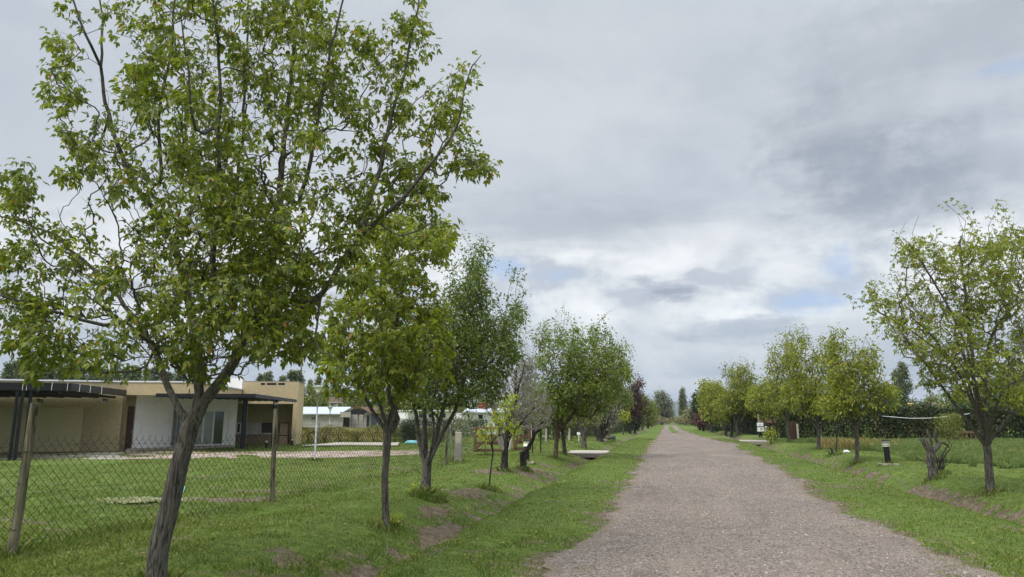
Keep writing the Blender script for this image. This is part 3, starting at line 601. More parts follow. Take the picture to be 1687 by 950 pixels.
# ------------------------------------------------------------------ trees
class Skel:
    """branching skeleton: nodes with a parent each; radii follow the number of tips a branch carries"""
    def __init__(s, base, seed):
        s.P = [np.array(base, float)]; s.par = [-1]; s.rov = [0.0]; s.q = np.random.RandomState(seed); s.tips = []; s.fillok = [False]
        s.dep = [0.0]
    def _add(s, p, par, r=0.0, ok=True):
        s.P.append(np.array(p, float)); s.par.append(par); s.rov.append(r); s.fillok.append(ok)
        s.dep.append(s.dep[par] + float(np.linalg.norm(s.P[-1] - s.P[par]))); return len(s.P) - 1
    def limb(s, par, pts, r0, r1, seg=0.14, wob=0.012, free=0.25, tip=True):
        """a limb traced through pts from node par; the first 'free' share of it carries no side shoots"""
        ctl = [s.P[par]] + [np.array(p, float) for p in pts]; out = []
        c = [2 * ctl[0] - ctl[1]] + ctl + [2 * ctl[-1] - ctl[-2]]
        for i in range(1, len(c) - 2):
            L = np.linalg.norm(c[i + 1] - c[i]); n = max(1, int(L / seg))
            for k in range(1, n + 1):
                t = k / n; t2, t3 = t * t, t * t * t
                out.append(.5 * ((2 * c[i]) + (-c[i - 1] + c[i + 1]) * t + (2 * c[i - 1] - 5 * c[i] + 4 * c[i + 1] - c[i + 2]) * t2 + (-c[i - 1] + 3 * c[i] - 3 * c[i + 1] + c[i + 2]) * t3))
        n = len(out); idx = []; cur = par; w = np.zeros(3)
        for k, p in enumerate(out):
            f = (k + 1) / n; w = w * .8 + s.q.randn(3) * wob
            cur = s._add(p + w * (1 if k < n - 1 or tip else 0), cur, r0 + (r1 - r0) * f ** .85, f > free); idx.append(cur)
        if tip: s.tips.append(cur)
        return idx
    def fill(s, targets, seg=0.17, up=0.35, wob=0.02, root=None):
        """grow a thin branch from the nearest fitting node to every target point"""
        T = np.array(targets); root = s.P[0] if root is None else root
        T = T[np.argsort(np.linalg.norm(T - root, axis=1))]
        N = len(s.P); cap = N + int(len(T) * 14) + 10; A = np.zeros((cap, 3)); A[:N] = s.P; ok = np.zeros(cap, bool); ok[:N] = s.fillok
        dep = np.zeros(cap); dep[:N] = s.dep
        for t in T:
            d = A[:N] - t; L = np.sqrt((d ** 2).sum(1)); cost = L + up * np.maximum(0, d[:, 2] + .25 * L) + 0.10 * dep[:N]; cost[~ok[:N]] = 1e9
            i = int(cost.argmin()); a = A[i]; L = L[i]
            if L < 0.05: continue
            n = max(3 if L > .12 else 1, int(L / seg)); n = min(n, 12); pi = s.par[i] if s.par[i] >= 0 else i; tan = a - A[pi]; tn = np.linalg.norm(tan); tan = tan / tn if tn > 1e-6 else np.array([0, 0, 1.])
            tn2 = (t - a) / L; mixd = tan * .6 + tn2 * .7 + np.array([0, 0, .08]); mixd = mixd / np.linalg.norm(mixd) if np.dot(tan, tn2) > -.3 else tn2; c = a + mixd * L * .48; cur = i
            for k in range(1, n + 1):
                f = k / n; p = (1 - f) ** 2 * a + 2 * f * (1 - f) * c + f * f * t + (s.q.randn(3) * wob * (0 if k == n else 1))
                cur = s._add(p, cur); A[N] = s.P[-1]; ok[N] = True; dep[N] = s.dep[-1]; N += 1
            s.tips.append(cur)
    def radii(s, r_tip=0.0035, k=0.44):
        n = len(s.P); cnt = np.zeros(n); cnt[s.tips] += 1
        for i in range(n - 1, 0, -1): cnt[s.par[i]] += cnt[i]
        r = r_tip * np.maximum(cnt, 1) ** k; s.cnt = cnt; r = np.maximum(r, np.array(s.rov)); s.R = r; return r
    def mesh(s, name, origin, sides=(11, 7, 5, 3), rough=0.0, min_r=0.0, max_r=9.0):
        r = s.R; n = len(s.P); kids = [[] for _ in range(n)]
        for i in range(1, n): kids[s.par[i]].append(i)
        V = []; F = []; nb = 0; chains = [(0, None)]; P = np.array(s.P) - np.array(origin)
        while chains:
            st, pa = chains.pop(); ch = [st] if pa is None else [pa, st]; cur = st
            while kids[cur]:
                ks = sorted(kids[cur], key=lambda c: -(r[c] + s.cnt[c] * 1e-6)); nx = ks[0]
                for o in ks[1:]: chains.append((o, cur))
                ch.append(nx); cur = nx
            pts = P[ch]; rr = r[ch].copy()
            if pa is not None: rr[0] = min(rr[0], rr[1] * 1.35)
            if len(pts) < 2 or rr[-len(rr) // 2:].max() < min_r or rr[-len(rr) // 2:].max() >= max_r: continue
            rr[-1] *= .6
            R0 = rr.max(); k = sides[0] if R0 > .05 else sides[1] if R0 > .02 else sides[2] if R0 > .008 else sides[3]
            tan = np.gradient(pts, axis=0); tan /= np.linalg.norm(tan, axis=1)[:, None] + 1e-9
            ref = np.where(np.abs(tan[:, 1:2]) < .9, np.array([[0, 1., 0]]), np.array([[1., 0, 0]])); ref[:] = ref[0]
            x = np.cross(tan, ref); x /= np.linalg.norm(x, axis=1)[:, None] + 1e-9; y = np.cross(tan, x)
            a = np.arange(k) * 2 * math.pi / k; ring = x[:, None] * np.cos(a)[None, :, None] + y[:, None] * np.sin(a)[None, :, None]
            lump = 1.0
            if rough and R0 > .03:
                zz = np.arange(len(pts))[:, None] * .45; lump = 1 + rough * (fbm(np.cos(a)[None] * 1.3 + zz + 5, np.sin(a)[None] * 1.3 + zz * .6 + 9, 3) - .5)[..., None]
            V.append((pts[:, None] + ring * rr[:, None, None] * lump).reshape(-1, 3)); m = len(pts)
            i, j = np.meshgrid(np.arange(k), np.arange(m - 1)); b = nb + j * k
            F.append(np.stack([b + i, b + (i + 1) % k, b + k + (i + 1) % k, b + k + i], 2).reshape(-1, 4)); nb += m * k
        return np_mesh(name, np.concatenate(V), [np.concatenate(F)], True)

def leaf_mesh(name, sites, out, q, per, size, spread, origin, group=3, droop=0.6, aspect=0.5, detail=True, hang=0.04):
    """'per' leaf groups round every site; a group is 1 to 5 leaflets fanned about its stalk"""
    n = len(sites) * per; S0 = np.repeat(sites, per, 0); O = np.repeat(out, per, 0)
    off = q.randn(n, 3); off /= np.linalg.norm(off, axis=1)[:, None]; off *= spread * q.rand(n, 1) ** .6
    D = off / max(spread, 1e-3) * .7 + O * .5 + q.randn(n, 3) * .35; D[:, 2] -= droop * (0.5 + q.rand(n)); D /= np.linalg.norm(D, axis=1)[:, None]
    Nn = q.randn(n, 3) * .55 + np.array([0, 0, 1.0]); Nn -= D * (Nn * D).sum(1)[:, None]; Nn /= np.linalg.norm(Nn, axis=1)[:, None]
    Pb = S0 + off; Pb[:, 2] -= hang * q.rand(n)
    B = np.cross(Nn, D); sz = size * (0.55 + .75 * q.rand(n))
    ang = [0] if group == 1 else [0, 0.95, -0.95] if group == 3 else [0, .8, -.8, 1.5, -1.5]
    VV = []
    for ai, a in enumerate(ang):
        a2 = a + q.randn(n) * .15; d = D * np.cos(a2)[:, None] + B * np.sin(a2)[:, None]; d = d + q.randn(n, 3) * .12; d[:, 2] -= abs(a) * .12; d /= np.linalg.norm(d, axis=1)[:, None]
        b = np.cross(Nn, d); b /= np.linalg.norm(b, axis=1)[:, None]; nn = np.cross(d, b)
        st = Pb + (D * (sz * (.45 if a == 0 else .25 if abs(a) < 1.2 else .1))[:, None] if group > 1 else 0)
        L = sz * (1.0 if a == 0 else .85); fold = (.10 + .25 * q.rand(n))
        cu = (0.05 + .3 * q.rand(n))
        def pt(t, w, h): return st + d * (L * t)[:, None] + b * (L * w)[:, None] + nn * (L * h)[:, None] - np.array([0, 0, 1.])[None] * (L * t * t * cu)[:, None]
        if detail:
            P = [pt(0, 0, 0 * fold), pt(.30, aspect * .46, fold * aspect), pt(.66, aspect * .40, fold * aspect * .8), pt(1.0, 0, 0 * fold), pt(.66, -aspect * .40, fold * aspect * .8), pt(.30, -aspect * .46, fold * aspect)]
        else: P = [pt(0, 0, 0 * fold), pt(.42, aspect * .5, fold * aspect), pt(1.0, 0, 0 * fold), pt(.42, -aspect * .5, fold * aspect)]
        VV.append(np.stack(P, 1))
    V = np.concatenate(VV) - np.array(origin); k = V.shape[1]; ids = (np.arange(len(V)) * k)[:, None, None]
    F = (np.array([(0, 1, 2, 3), (0, 3, 4, 5)])[None] + ids).reshape(-1, 4) if detail else (np.array([(0, 1, 2), (0, 2, 3)])[None] + ids).reshape(-1, 3)
    return np_mesh(name, V.reshape(-1, 3), [F])

turf_weeds()

def ell(q, c, rad, n, shell=0.35):
    v = q.randn(n, 3); v /= np.linalg.norm(v, axis=1)[:, None]; v *= (q.rand(n, 1) ** shell); return np.array(c)[None] + v * np.array(rad)[None]

def finish_tree(sk, name, label, cat, base, bark, leafm, q, per=3, size=.06, spread=.12, leaf_group=3, droop=.6, aspect=.5, detail=True, group=None,
                twig=.0035, kk=.44, maxcnt=4, rough=.25, every=1, sides=(11, 7, 5, 3), min_r=0.0, hang=.04, bare=0.0, kids=('trunk', 'crown'), twigmat=None, gap=0.0):
    r = sk.radii(twig, kk); base = Vector(base)
    root = empty(name, base, label, cat, group)
    if twigmat:
        link(kids[0], sk.mesh(kids[0], base, rough=rough, sides=sides, min_r=.018), bark, root); link('twigs', sk.mesh('twigs', base, sides=sides, max_r=.018), twigmat, root)
    else: link(kids[0], sk.mesh(kids[0], base, rough=rough, sides=sides, min_r=min_r), bark, root)
    if leafm:
        P = np.array(sk.P); idx = np.array([i for i in range(1, len(P)) if sk.cnt[i] <= maxcnt and sk.dep[i] > .3 and (sk.fillok[i])]); idx = idx[::every]
        par = np.array(sk.par)[idx]; out = P[idx] - P[par]; out /= np.linalg.norm(out, axis=1)[:, None] + 1e-9
        k = q.rand(len(idx)) < (.66 if size < .08 else .56 if size < .4 else .4); idx, out = idx[k], out[k]
        if bare: k = q.rand(len(idx)) > bare; idx, out = idx[k], out[k]
        if gap:      # leaves come in sprays with bare twig between them
            W = P[idx]; nn = fbm(W[:, 0] * 1.9 + W[:, 2] * .7, W[:, 1] * 1.9 + W[:, 2] * 1.7, 3) ; k = q.rand(len(idx)) < np.clip((nn - gap) * 7 + .85, .10, 1); idx, out = idx[k], out[k]
        link(kids[1], leaf_mesh(kids[1], P[idx], out, q, per, size, spread, base, leaf_group, droop, aspect, detail, hang), leafm, root)
        import sys; sys.stderr.write('LEAVES %s %d\n' % (label[:40], len(idx) * per * leaf_group))
    return root

def px(u, v, d): p = X(u, d, v); return np.array(p)

def tree_a():
    """the leaning tree close to the viewpoint"""
    q = np.random.RandomState(21); base = G(257, 957); base.z -= .12
    d0 = math.sqrt(0) + (base.x * -math.sin(PS) + base.y * math.cos(PS)); sk = Skel(base, 21); Pn = lambda u, v, dd=0.0: px(u, v, d0 + dd)
    tr = sk.limb(0, [Pn(262, 905), Pn(276, 850), Pn(288, 800), Pn(302, 745), Pn(315, 700)], .100, .080, wob=.002, free=2, tip=False)
    sk.rov[0] = .125; f = tr[-1]
    a = sk.limb(f, [Pn(292, 672, .02), Pn(275, 636, .05), Pn(243, 560, .15), Pn(205, 505, .3), Pn(150, 445, .45), Pn(95, 400, .5), Pn(40, 375, .5), Pn(-30, 350, .4)], .034, .007, free=.2)
    sk.limb(a[len(a) // 3], [Pn(170, 530, .0), Pn(100, 515, -.2), Pn(40, 495, -.4), Pn(-30, 470, -.5)], .024, .007, free=.15)
    sk.limb(a[int(len(a) * .6)], [Pn(60, 380, .7), Pn(38, 330, .8), Pn(20, 285, .9)], .014, .005, free=.1)
    c = sk.limb(f, [Pn(322, 650, .05), Pn(327, 600, .1), Pn(318, 530, .2), Pn(305, 455, .3), Pn(283, 395, .35), Pn(250, 345, .4), Pn(215, 295, .5), Pn(185, 220, .55), Pn(170, 150, .6), Pn(166, 70, .6), Pn(160, 0, .65), Pn(158, -70, .7)], .050, .007, free=.18)
    sk.limb(c[int(len(c) * .74)], [Pn(150, 80, .3), Pn(122, 5, .2), Pn(105, -60, .1)], .018, .006, free=.3)
    sk.limb(c[int(len(c) * .5)], [Pn(262, 300, -.1), Pn(256, 200, -.3), Pn(270, 120, -.4), Pn(284, 60, -.5), Pn(288, -40, -.5), Pn(290, -120, -.5)], .026, .006, free=.1)
    sk.limb(c[int(len(c) * .62)], [Pn(160, 270, 1.0), Pn(130, 240, 1.2), Pn(95, 200, 1.3)], .016, .005, free=.1)
    m = sk.limb(c[int(len(c) * .16)], [Pn(336, 540, -.15), Pn(344, 450, -.3), Pn(352, 370, -.4), Pn(355, 260, -.5), Pn(358, 150, -.6), Pn(354, 60, -.7), Pn(348, -40, -.7), Pn(345, -130, -.7)], .036, .007, free=.1)
    sk.limb(m[int(len(m) * .35)], [Pn(385, 330, .3), Pn(400, 220, .6), Pn(405, 120, .7), Pn(410, 0, .8), Pn(412, -110, .8)], .026, .006, free=.1)
    sk.limb(m[int(len(m) * .5)], [Pn(330, 210, -1.2), Pn(318, 120, -1.4), Pn(305, 20, -1.5)], .02, .006, free=.1)
    r = sk.limb(f, [Pn(335, 660, -.05), Pn(362, 622, -.05), Pn(395, 578, -.05), Pn(428, 500, .05), Pn(455, 420, .2), Pn(466, 350, .3), Pn(470, 250, .35), Pn(478, 150, .4), Pn(490, 50, .45), Pn(497, -30, .5), Pn(500, -120, .5)], .056, .007, free=.2)
    sk.limb(r[int(len(r) * .42)], [Pn(490, 330, -.1), Pn(512, 240, -.3), Pn(532, 130, -.45), Pn(556, 40, -.5), Pn(572, -40, -.5), Pn(580, -110, -.5)], .026, .006, free=.1)
    b = sk.limb(r[int(len(r) * .17)], [Pn(430, 552, -.2), Pn(475, 518, -.3), Pn(530, 480, -.35), Pn(562, 432, -.35), Pn(590, 394, -.35)], .036, .024, free=.5, tip=False)
    b1 = sk.limb(b[-1], [Pn(605, 345, -.3), Pn(620, 295, -.3), Pn(640, 215, -.2), Pn(655, 140, -.1), Pn(675, 60, 0), Pn(690, -10, .05), Pn(700, -80, .1)], .030, .006, free=.1)
    b2 = sk.limb(b[-1], [Pn(640, 350, -.5), Pn(685, 306, -.6), Pn(722, 255, -.7), Pn(755, 200, -.75), Pn(768, 150, -.8), Pn(778, 110, -.8), Pn(792, 88, -.8)], .028, .005, free=.2)
    sk.limb(b2[int(len(b2) * .45)], [Pn(725, 290, -.6), Pn(765, 275, -.6), Pn(806, 258, -.6)], .010, .004, free=.1)
    sk.limb(b2[int(len(b2) * .1)], [Pn(660, 392, -.6), Pn(705, 372, -.7), Pn(745, 368, -.7)], .012, .004, free=.1)
    sk.limb(b1[int(len(b1) * .3)], [Pn(650, 210, .2), Pn(690, 165, .3), Pn(735, 125, .4)], .010, .004, free=.1)
    sk.limb(b[2], [Pn(470, 470, .8), Pn(500, 430, 1.2), Pn(540, 400, 1.5)], .022, .006, free=.1)
    sk.limb(b[6], [Pn(520, 560, -.6), Pn(560, 590, -.9)], .014, .005, free=.1)
    sk.limb(a[4], [Pn(240, 560, -.9), Pn(190, 520, -1.4), Pn(130, 480, -1.7)], .02, .006, free=.1)
    blobs = [(345, 500, 150, 110, 1.0, 240), (250, 440, 120, 90, .9, 70), (440, 470, 90, 90, .9, 80), (330, 330, 130, 110, 1.2, 150), (300, 170, 130, 120, 1.1, 100), (440, 180, 140, 150, 1.2, 120), (470, 360, 105, 110, 1.1, 90), (480, 60, 120, 90, 1.1, 60),
             (330, 20, 170, 90, 1.2, 75), (170, 440, 110, 90, .9, 62), (60, 420, 95, 100, .7, 48), (60, 520, 90, 50, .7, 34), (190, 540, 110, 60, .8, 46), (330, 590, 110, 40, .7, 55), (140, 590, 110, 30, .7, 32), (450, 560, 90, 45, .8, 45),
             (120, 130, 50, 150, .6, 32), (190, 260, 100, 90, .8, 52), (28, 310, 32, 45, .4, 14), (30, 345, 40, 30, .4, 6), (560, 160, 70, 120, .7, 34), (640, 130, 55, 120, .4, 30), (665, 250, 70, 80, .4, 24), (750, 180, 42, 80, .35, 24), (770, 265, 40, 22, .3, 12), (700, 330, 50, 40, .4, 9), (610, 330, 60, 60, .6, 26), (560, 420, 70, 60, .7, 26),
             (420, -120, 220, 80, 1.2, 70), (250, -100, 160, 60, 1.0, 40), (-60, 430, 60, 110, .7, 20), (690, 30, 30, 50, .3, 8)]
    T = []
    for (u, v, ru, rv, rd, n) in blobs:
        e = q.randn(int(n * 2.2), 3); e /= np.linalg.norm(e, axis=1)[:, None]; e *= q.rand(len(e), 1) ** .4
        for k in e: T.append(Pn(u + k[0] * ru, v + k[1] * rv, k[2] * rd * 1.3))
    sk.fill(T, seg=.13, up=.55, wob=.012)
    return finish_tree(sk, 'maple_tree', 'tall leaning box elder closest to the road edge in front of the wire fence', 'tree', base, M['bark'], M['leaf_maple'], q,
                       per=12, size=.058, spread=.13, leaf_group=3, droop=.75, aspect=.52, twig=.0019, kk=.40, maxcnt=3, group='roadside trees on the left verge', rough=.22, sides=(18, 9, 5, 3), bare=.04, gap=.47)
tree_a()

def row_tree(name, label, cat, bu, bv, fork, blobs, bark, leafm, seed, rtrunk=.09, lean=0.0, nlimb=5, per=3, size=.07, spread=.14, lg=1, n_mul=1.0, group=None, droop=.4, aspect=.55,
             twig=.005, limbs_to=None, shoots=0, detail=False, rd=None, trunks=None, maxcnt=5, bare=0.0, rough=.25, base_lift=-.06, d=None, kids=('trunk', 'crown'), every=1, fork2=None, twigmat=None, gap=0.0):
    """a tree whose foot stands at picture point (bu, bv); fork = (u, v) of the first fork; blobs = (u, v, ru, rv, count) foliage masses"""
    q = np.random.RandomState(seed); b = G(bu, bv) if d is None else on_ground(X(bu, d)); b.z += base_lift; dd = -b.x * math.sin(PS) + b.y * math.cos(PS)
    sk = Skel(b, seed); s = dd / FPX; Pn = lambda u, v, o=0.0: px(u, v, dd + o)
    heads = []
    if fork: 
        mid = [Pn(bu + (fork[0] - bu) * .5 + lean, bv + (fork[1] - bv) * .5)]
        t = sk.limb(0, mid + [Pn(*fork)], rtrunk, rtrunk * .8, wob=.003, free=2, tip=False, seg=.1 + dd * .002); sk.rov[0] = rtrunk * 1.3; sk.rov[1] = max(sk.rov[1], rtrunk * 1.12); heads = [t[-1]]
    else: heads = [0]; sk.rov[0] = rtrunk
    ext = rd if rd else np.mean([bl[2] for bl in blobs]) * s
    tot = sum(bl[4] for bl in blobs)
    if trunks:
        hs = []
        for path in trunks:
            pts = [Pn(p[0], p[1], p[2] if len(p) > 2 else 0) for p in path[1]]
            i = sk.limb(heads[0], pts, path[0], path[0] * .55, wob=.006, free=path[2] if len(path) > 2 else .5, tip=True, seg=.1 + dd * .003); hs.append(i[-1])
    for k in range(nlimb):
        bl = blobs[q.choice(len(blobs), p=np.array([x[4] for x in blobs]) / tot)]; a = q.rand() * 6.28; rr = .45 + .5 * q.rand()
        tgt = Pn(bl[0] + math.cos(a) * bl[2] * rr, bl[1] - abs(math.sin(a)) * bl[3] * rr * .9, (q.rand() - .5) * 1.6 * ext)
        h = sk.P[heads[0]]; up = np.array([0, 0, 1.]); L = np.linalg.norm(tgt - h); c = h + (tgt - h) * .45 + up * L * .10 + q.randn(3) * L * .04
        sk.limb(heads[0], [c, tgt], rtrunk * (.5 if nlimb > 3 else .62), max(.006, rtrunk * .12), wob=.012, free=.22, seg=.14 + dd * .003)
    T = []
    for (u, v, ru, rv, n) in blobs:
        e = q.randn(int(n * n_mul), 3); e /= np.linalg.norm(e, axis=1)[:, None]; e *= q.rand(len(e), 1) ** .42
        for k in e: T.append(Pn(u + k[0] * ru, v + k[1] * rv, k[2] * ext))
    sk.fill(T, seg=.12 + dd * .006, up=.5, wob=.010 + dd * .0006)
    if shoots:
        P = np.array(sk.P); tops = np.argsort(-(P[:, 2] + q.rand(len(P)) * 1.4))[:len(P) // 5]
        for k in range(shoots):
            i = int(tops[q.randint(len(tops))]); L = (.5 + .8 * q.rand()) * min(1.0, .5 + dd / 60)
            sk.limb(i, [sk.P[i] + np.array([q.randn() * .10, q.randn() * .10, .5]) * L, sk.P[i] + np.array([q.randn() * .2, q.randn() * .2, 1.]) * L], twig * 1.6, twig, free=0, seg=.12 + dd * .002)
    return finish_tree(sk, name, label, cat, b, bark, leafm, q, per=per, size=size, spread=spread, leaf_group=lg, droop=droop, aspect=aspect, detail=detail, group=group, twig=twig, maxcnt=maxcnt, bare=bare, rough=rough, kids=kids, sides=(9, 6, 4, 3), every=every, kk=.40, twigmat=twigmat, gap=gap)

LG = 'roadside trees on the left verge'; RG = 'roadside trees on the right verge'
row_tree('maple_tree', 'light green box elder second from the viewpoint with yellow weeds at its straight trunk foot', 'tree', 637, 880, (640, 715),
         [(640, 520, 100, 110, 230), (650, 410, 80, 70, 105), (610, 610, 85, 55, 105), (690, 560, 60, 90, 85), (730, 395, 32, 40, 12), (560, 560, 45, 60, 40), (700, 380, 45, 30, 24)], M['bark'], M['leaf_maple2'], 31, rtrunk=.060, lean=-4, nlimb=3,
         trunks=[(.036, [(612, 672), (590, 625), (570, 560, .3)], .3), (.044, [(655, 690), (640, 640, -.2), (650, 560, -.4), (665, 460, -.5)], .35), (.03, [(648, 672, .3), (690, 600, .4), (715, 500, .5)], .4)],
         per=9, size=.085, spread=.14, lg=3, droop=.7, detail=True, group=LG, twig=.0028, maxcnt=4, rd=1.5, bare=.1, n_mul=1.5)
row_tree('pear_tree', 'glossy dark green tree with four grey stems rising from a gnarled stump', 'tree', 700, 815, (703, 772),
         [(765, 605, 72, 75, 400), (776, 520, 38, 66, 120), (779, 458, 13, 28, 16), (822, 565, 34, 48, 90), (852, 518, 12, 24, 16), (695, 630, 52, 50, 150), (725, 560, 42, 60, 100)], M['bark_smooth'], M['leaf_pear'], 32, rtrunk=.115, nlimb=2,
         trunks=[(.05, [(693, 745), (688, 715), (686, 685), (680, 650), (695, 590, .3)], .6), (.042, [(700, 735, .3), (699, 700, .4), (706, 650, .5), (725, 590, .6)], .6), (.046, [(714, 745), (728, 715), (745, 685), (762, 640), (778, 560), (778, 480)], .5), (.032, [(712, 730, -.3), (713, 700, -.4), (712, 660, -.5), (740, 560, -.5)], .6)],
         per=20, size=.075, spread=.20, droop=.35, group=LG, shoots=60, rd=1.5, maxcnt=4, twig=.0035, n_mul=1.3)
row_tree('sapling', 'thin young tree with lime yellow leaves leaning beside the blackened trunk', 'young tree', 805, 806, (812, 745), [(828, 700, 32, 24, 75), (832, 665, 18, 28, 32), (800, 715, 20, 12, 18)], M['bark_dark'], M['leaf_lime'], 33, rtrunk=.018, nlimb=2,
         per=7, size=.085, spread=.12, droop=.4, group='young roadside saplings', twig=.003, rd=.4)
row_tree('bare_tree', 'blackened thick trunk with a round crown of bare grey twigs', 'bare tree', 830, 774, (832, 742),
         [(815, 640, 28, 50, 260), (850, 625, 45, 55, 420), (880, 670, 38, 42, 380), (845, 670, 45, 40, 160)], M['dead_wood'], M['leaf_grey'], 34, rtrunk=.12, nlimb=3,
         trunks=[(.07, [(822, 725), (819, 705), (815, 680), (806, 650)], .4), (.08, [(836, 718), (836, 700), (848, 660, .2), (850, 610)], .4), (.045, [(842, 715, -.2), (856, 700, -.4), (880, 670, -.4)], .4)],
         per=1, size=.05, spread=.1, group=LG, twig=.0034, rd=1.2, bare=.6, shoots=60, n_mul=2.6, twigmat=M['twig_grey'])
row_tree('maple_tree', 'broad dark green tree with a straight brown trunk just before the concrete culvert', 'tree', 915, 758, (918, 708),
         [(955, 640, 72, 46, 560), (920, 590, 40, 42, 150), (975, 590, 48, 40, 180), (900, 655, 42, 30, 120), (1008, 620, 32, 44, 130), (900, 555, 16, 25, 14), (925, 545, 9, 22, 8), (950, 560, 10, 28, 14), (985, 560, 12, 26, 14), (1018, 580, 15, 24, 14), (1030, 610, 14, 20, 16)], M['bark_brown'], M['leaf_mid'], 35, rtrunk=.095, nlimb=5,
         trunks=[(.06, [(932, 698), (950, 670), (965, 620)], .4)], per=15, size=.115, spread=.28, droop=.4, gap=.40, group=LG, twig=.005, shoots=44, rd=1.7, n_mul=1.1)

# ---- more of the left row, one after another down the road
row_tree('maple_tree', 'slender forked tree leaning just behind the broad dark green tree', 'tree', 931, 749, (927, 712), [(905, 680, 30, 24, 130), (940, 660, 34, 30, 150)], M['bark_dark'], M['leaf_mid'], 41, rtrunk=.10, nlimb=4, per=12, size=.12, spread=.25, group=LG, twig=.007)
row_tree('maple_tree', 'two stemmed tree with scattered olive leaves standing behind the culvert slab', 'tree', 962, 738, (962, 718), [(950, 690, 26, 18, 70), (975, 680, 22, 24, 100), (985, 650, 30, 30, 130)], M['bark_smooth'], M['leaf_willow'], 42, rtrunk=.16, nlimb=3,
         trunks=[(.12, [(955, 705), (952, 690), (950, 670)], .5), (.13, [(970, 705), (972, 688), (980, 655)], .5)], per=8, size=.12, spread=.3, gap=.40, group=LG, twig=.008, bare=.2)
row_tree('plum_tree', 'nearly leafless dark tree with curved blackish stems beside the low bench', 'tree', 988, 727, (988, 722), [(1000, 690, 26, 16, 170), (1010, 672, 18, 16, 80)], M['dead_wood'], M['leaf_grey'], 43, rtrunk=.26, nlimb=2,
         trunks=[(.20, [(980, 708), (976, 695), (985, 680)], .4), (.20, [(992, 706), (994, 690), (1000, 675)], .4), (.16, [(1000, 712), (999, 698), (1005, 680)], .4)], per=1, size=.12, spread=.3, group=LG, twig=.008, bare=.4, twigmat=M['twig_grey'], n_mul=1.6)
row_tree('maple_tree', 'tall light green tree filling the gap behind the broad dark green tree', 'tree', 1003, 722, (1003, 706), [(990, 640, 38, 36, 190), (1012, 615, 24, 34, 90), (1020, 655, 24, 26, 130)], M['bark'], M['leaf_mid'], 44, rtrunk=.13, nlimb=6, per=11, size=.16, spread=.4, gap=.40, group=LG, twig=.010, shoots=14)
row_tree('sapling', 'small tree with bright yellow leaves near the dark evergreen', 'young tree', 1027, 716, (1027, 702), [(1028, 684, 11, 12, 70)], M['bark_smooth'], M['leaf_lime'], 45, rtrunk=.07, nlimb=3, per=6, size=.16, spread=.28, group='young roadside saplings', twig=.01)
row_tree('plum_tree', 'dark red leaved plum tree rising above the left row', 'tree', 1038, 716, (1038, 700), [(1042, 660, 20, 26, 220), (1050, 638, 12, 14, 60), (1036, 682, 22, 10, 80)], M['bark_dark'], M['leaf_red'], 46, rtrunk=.14, nlimb=5, per=10, size=.20, spread=.45, group=LG, twig=.015, shoots=10)
row_tree('evergreen_tree', 'small dense dark evergreen low on the left verge', 'tree', 1046, 714, (1046, 706), [(1046, 692, 14, 14, 220), (1046, 678, 9, 10, 70)], M['bark_dark'], M['leaf_dark'], 47, rtrunk=.12, nlimb=4, per=14, size=.16, spread=.35, group=LG, twig=.015)
row_tree('maple_tree', 'yellow green rounded tree near the far end of the left row', 'tree', 1058, 710, (1058, 703), [(1062, 676, 17, 19, 190), (1056, 660, 15, 13, 90), (1066, 690, 12, 8, 60)], M['bark'], M['leaf_willow'], 48, rtrunk=.13, nlimb=5, per=12, size=.26, spread=.6, group=LG, twig=.02)
row_tree('maple_tree', 'last small dark tree of the left row before the open scrub', 'tree', 1068, 706, (1068, 702), [(1068, 686, 10, 11, 120)], M['bark_dark'], M['leaf_mid'], 49, rtrunk=.13, nlimb=5, per=12, size=.28, spread=.6, group=LG, twig=.02)
row_tree('ash_tree', 'large airy grey green tree standing alone where the road ends', 'tree', 1090, 699.5, (1092, 690), [(1092, 665, 17, 18, 330), (1088, 650, 12, 9, 70), (1098, 680, 15, 9, 130), (1084, 678, 12, 10, 80)], M['bark_dark'], M['leaf_grey'], 50, rtrunk=.2, nlimb=8, per=6, size=.42, spread=1.0, twig=.035, rd=3.0, group='far trees at the end of the road')
row_tree('poplar_tree', 'single narrow poplar against the blue hill at the road end', 'tree', 1124.5, 698, (1124.5, 692), [(1124.5, 660, 4.2, 19, 150), (1125, 676, 5.6, 11, 120), (1124, 644, 2.2, 6, 16)], M['bark_dark'], M['leaf_poplar'], 51, rtrunk=.25, nlimb=6, per=12, size=.5, spread=.8, twig=.04, rd=1.2, d=235, group='far trees at the end of the road')

# ---- right row
row_tree('maple_tree', 'largest box elder on the right with a knotted forked trunk', 'tree', 1632, 812, (1626, 736),
         [(1560, 530, 100, 85, 380), (1610, 450, 90, 60, 240), (1510, 430, 50, 45, 80), (1470, 500, 45, 50, 60), (1640, 600, 80, 70, 300), (1690, 480, 70, 90, 200), (1560, 610, 60, 45, 110), (1680, 640, 50, 50, 130), (1500, 560, 40, 35, 60), (1495, 395, 22, 20, 14), (1650, 400, 50, 22, 40), (1425, 490, 22, 8, 8)],
         M['bark'], M['leaf_olive'], 61, rtrunk=.098, nlimb=5,
         trunks=[(.05, [(1618, 690), (1606, 640), (1600, 570), (1590, 480), (1580, 400)], .25), (.042, [(1640, 712), (1662, 690), (1680, 640), (1700, 560), (1705, 450)], .3), (.032, [(1612, 650), (1560, 590), (1500, 545), (1440, 510)], .5), (.034, [(1610, 640, -.3), (1580, 540, -.6), (1530, 450, -.8), (1495, 400, -.9)], .4)],
         per=10, size=.074, spread=.18, lg=3, droop=.55, group=RG, twig=.0038, maxcnt=4, rd=1.9, bare=.1, gap=.52, shoots=30)
